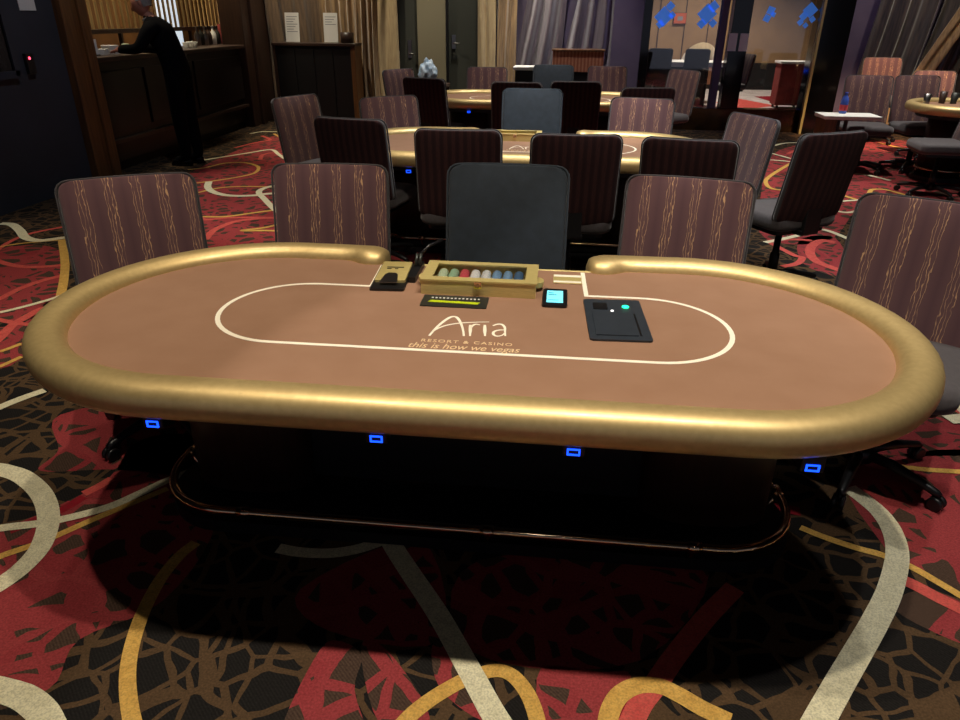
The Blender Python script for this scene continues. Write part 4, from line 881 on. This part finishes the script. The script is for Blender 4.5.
# ------------------------------------------------------------------ right side
t = empty('side_table', (3.3, 6.32, 0)); tag(t, 'small side table with a pale top and wood slab leg by the right hand chairs', 'side table')
MB().box(-.29, .29, -.17, .17, .62, .655, .004).build('top', 'white', t); MB().box(-.27, -.15, -.15, .15, 0, .62, .004).build('slab_leg', 'wood', t)
for x in (-.1, -.02): MB().box(x, x+.03, -.02, .02, 0, .62).build('leg', 'dark_wood', t)
t = empty('drink_bottle', (3.27, 6.41, .655)); tag(t, 'clear blue drink bottle with a red label on the side table', 'bottle')
MB().lathe([(.034, 0), (.04, .01), (.04, .13), (.03, .16), (.015, .185), (.015, .195)], 16).build('body', mat('blue bottle', lin(70, 96, 190), .15), t)
MB().lathe([(.0415, .03), (.0415, .09)], 16, cap=False).build('label', mat('red label', lin(196, 60, 70), .5), t)
MB().lathe([(.017, .195), (.017, .215)], 12).build('cap', mat('blue cap', lin(40, 60, 160), .4), t)
for i, (x, y, h_, m, lab) in enumerate(((4.16, 6.55, .1, 'steel', 'short clear glass on the rim of the right edge table'), (4.35, 6.62, .12, 'dark_wood', 'dark glass left of the pair on the right edge table'), (4.46, 6.6, .11, 'grey_metal', 'grey glass right of the dark glass on the right edge table'))):
    c = MB().lathe([(.03, 0), (.038, h_), (.034, h_), (.028, .008)], 14, cap=False).lathe([(.028, 0), (.028, .008)], 14).build('drinking_glass', m, loc=(x, y, ZT)); tag(c, lab, 'glass', 'glasses on the right table')
# two notices on the black mullion
for i, (x, z) in enumerate(((2.7, 1.25), (2.86, 1.25))):
    c = MB().box(x-.06, x+.06, 9.708, 9.716, z-.12, z+.12).build('posted_notice', 'white'); tag(c, ('left', 'right')[i]+' white notice of the two on the dark glass-wall post', 'notice', 'notices on the post')
# square decals on the panes, their blue glow added as emission
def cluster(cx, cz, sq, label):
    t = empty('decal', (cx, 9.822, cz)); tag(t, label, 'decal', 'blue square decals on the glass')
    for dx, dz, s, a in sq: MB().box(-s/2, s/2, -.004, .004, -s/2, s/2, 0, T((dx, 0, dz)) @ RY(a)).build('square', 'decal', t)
cluster(1.7, 1.6, ((-.02, -.02, .2, .75), (.06, .12, .1, .7), (-.06, -.12, .09, .8), (.1, 0, .08, .7)), 'glowing blue cluster of square decals at the left end of the glass wall')
cluster(2.3, 1.6, ((.0, .02, .2, .78), (.08, .12, .12, .8), (-.06, -.11, .1, .75), (.1, -.1, .09, .7)), 'glowing blue cluster of square decals left of the dark post')
cluster(3.18, 1.62, ((.02, .05, .1, .3), (-.02, -.05, .09, .4), (.06, .0, .06, .3)), 'small glowing blue decals just right of the dark post')
cluster(3.7, 1.58, ((.05, .1, .15, .75), (-.03, .02, .09, .7), (.1, -.02, .07, .8), (-.06, -.06, .07, .8), (.02, -.1, .06, .75)), 'glowing blue broken squares beside the black column')

# ------------------------------------------------------------------ room beyond the glass
fc = make_chair('dark_chair', 1.08, .42, ('black', 'black', 'black', 'black'))
for i, (x, y, a, lab) in enumerate(((1.93, 12.0, 180, 'dark chair back seen through the glass, left of the pair'), (2.57, 12.0, 180, 'dark chair back seen through the glass, right of the pair'))):
    o = fc if i == 0 else copy_tree(fc); o.location = (x, y, 0); o.rotation_euler = (0, 0, math.radians(a)); tag(o, lab, 'chair', GN[5])
o = chair('s', 3.5, 12.0, -70, 'pale grey chair seen edge-on through the glass right of the post', 5)
t = empty('far_table', (2.5, 13.0, 0)); tag(t, 'pale topped table in the room beyond the glass', 'table')
MB().prism(stadium(.95, .45, 14), .74, .82).build('table_top', 'white', t); MB().box(-.5, .5, -.15, .15, 0, .74, .01).build('pedestal', 'black', t)
MB().box(.55, .62, -.47, -.44, .68, .72).build('blue_lamp', 'blue_led', t)
t = empty('tub_chair', (2.98, 14.0, 0)); tag(t, 'rounded cream tub chair in the room beyond the glass', 'chair')
P = [(.3*math.cos(a), .3*math.sin(a)) for a in (PI+PI*k/16 for k in range(17))]
mb = MB(); prev = None
for k, (x, y) in enumerate(P):
    hgt = .75+.38*math.sin(PI*k/16)
    ring = [mb.bm.verts.new(c) for c in ((x, y, .35), (x*1.18, y*1.18, .35), (x*1.18, y*1.18, hgt), (x, y, hgt))]
    if prev:
        for i in range(4): mb.face([prev[i], prev[(i+1) % 4], ring[(i+1) % 4], ring[i]], True)
    else: mb.face(ring)
    prev = ring
mb.face(prev); mb.build('shell_back', 'curtain_pale', t); MB().lathe([(.3, .35), (.32, .4), (.31, .5), (.25, .52)], 20).build('seat', 'curtain_pale', t); MB().lathe([(.2, 0), (.2, .03), (.04, .06), (.04, .36)], 16).build('pedestal', 'steel', t)
t = empty('red_cabinet', (4.6, 13.1, 0)); tag(t, 'dark red cabinet with a white top beyond the glass', 'cabinet')
MB().box(-.26, .26, -.2, .2, .06, .8, .008).build('body', 'red_cloth', t); MB().box(-.29, .29, -.22, .22, .8, .84, .004).build('top', 'white', t)
for sx in (-.13, .13): MB().box(sx-.12, sx+.12, -.212, -.2, .1, .76, .003).build('door', 'red_cloth', t)
for sx in (-.2, .2):
    for sy in (-.15, .15): MB().lathe([(.025, 0), (.025, .06)], 10, T((sx, sy, 0))).build('foot', 'black', t)
t = empty('wall_display', (2.92, 16.88, 1.55)); tag(t, 'small orange red display on the tan wall beyond the glass', 'display')
MB().box(-.15, .15, -.04, 0, -.12, .12, .004).build('case', 'black', t); MB().box(-.14, .14, -.046, -.04, -.11, .11).build('panel', 'sign_red', t); MB().box(-.06, .06, -.05, -.046, -.05, .04).build('inset', 'ink', t)
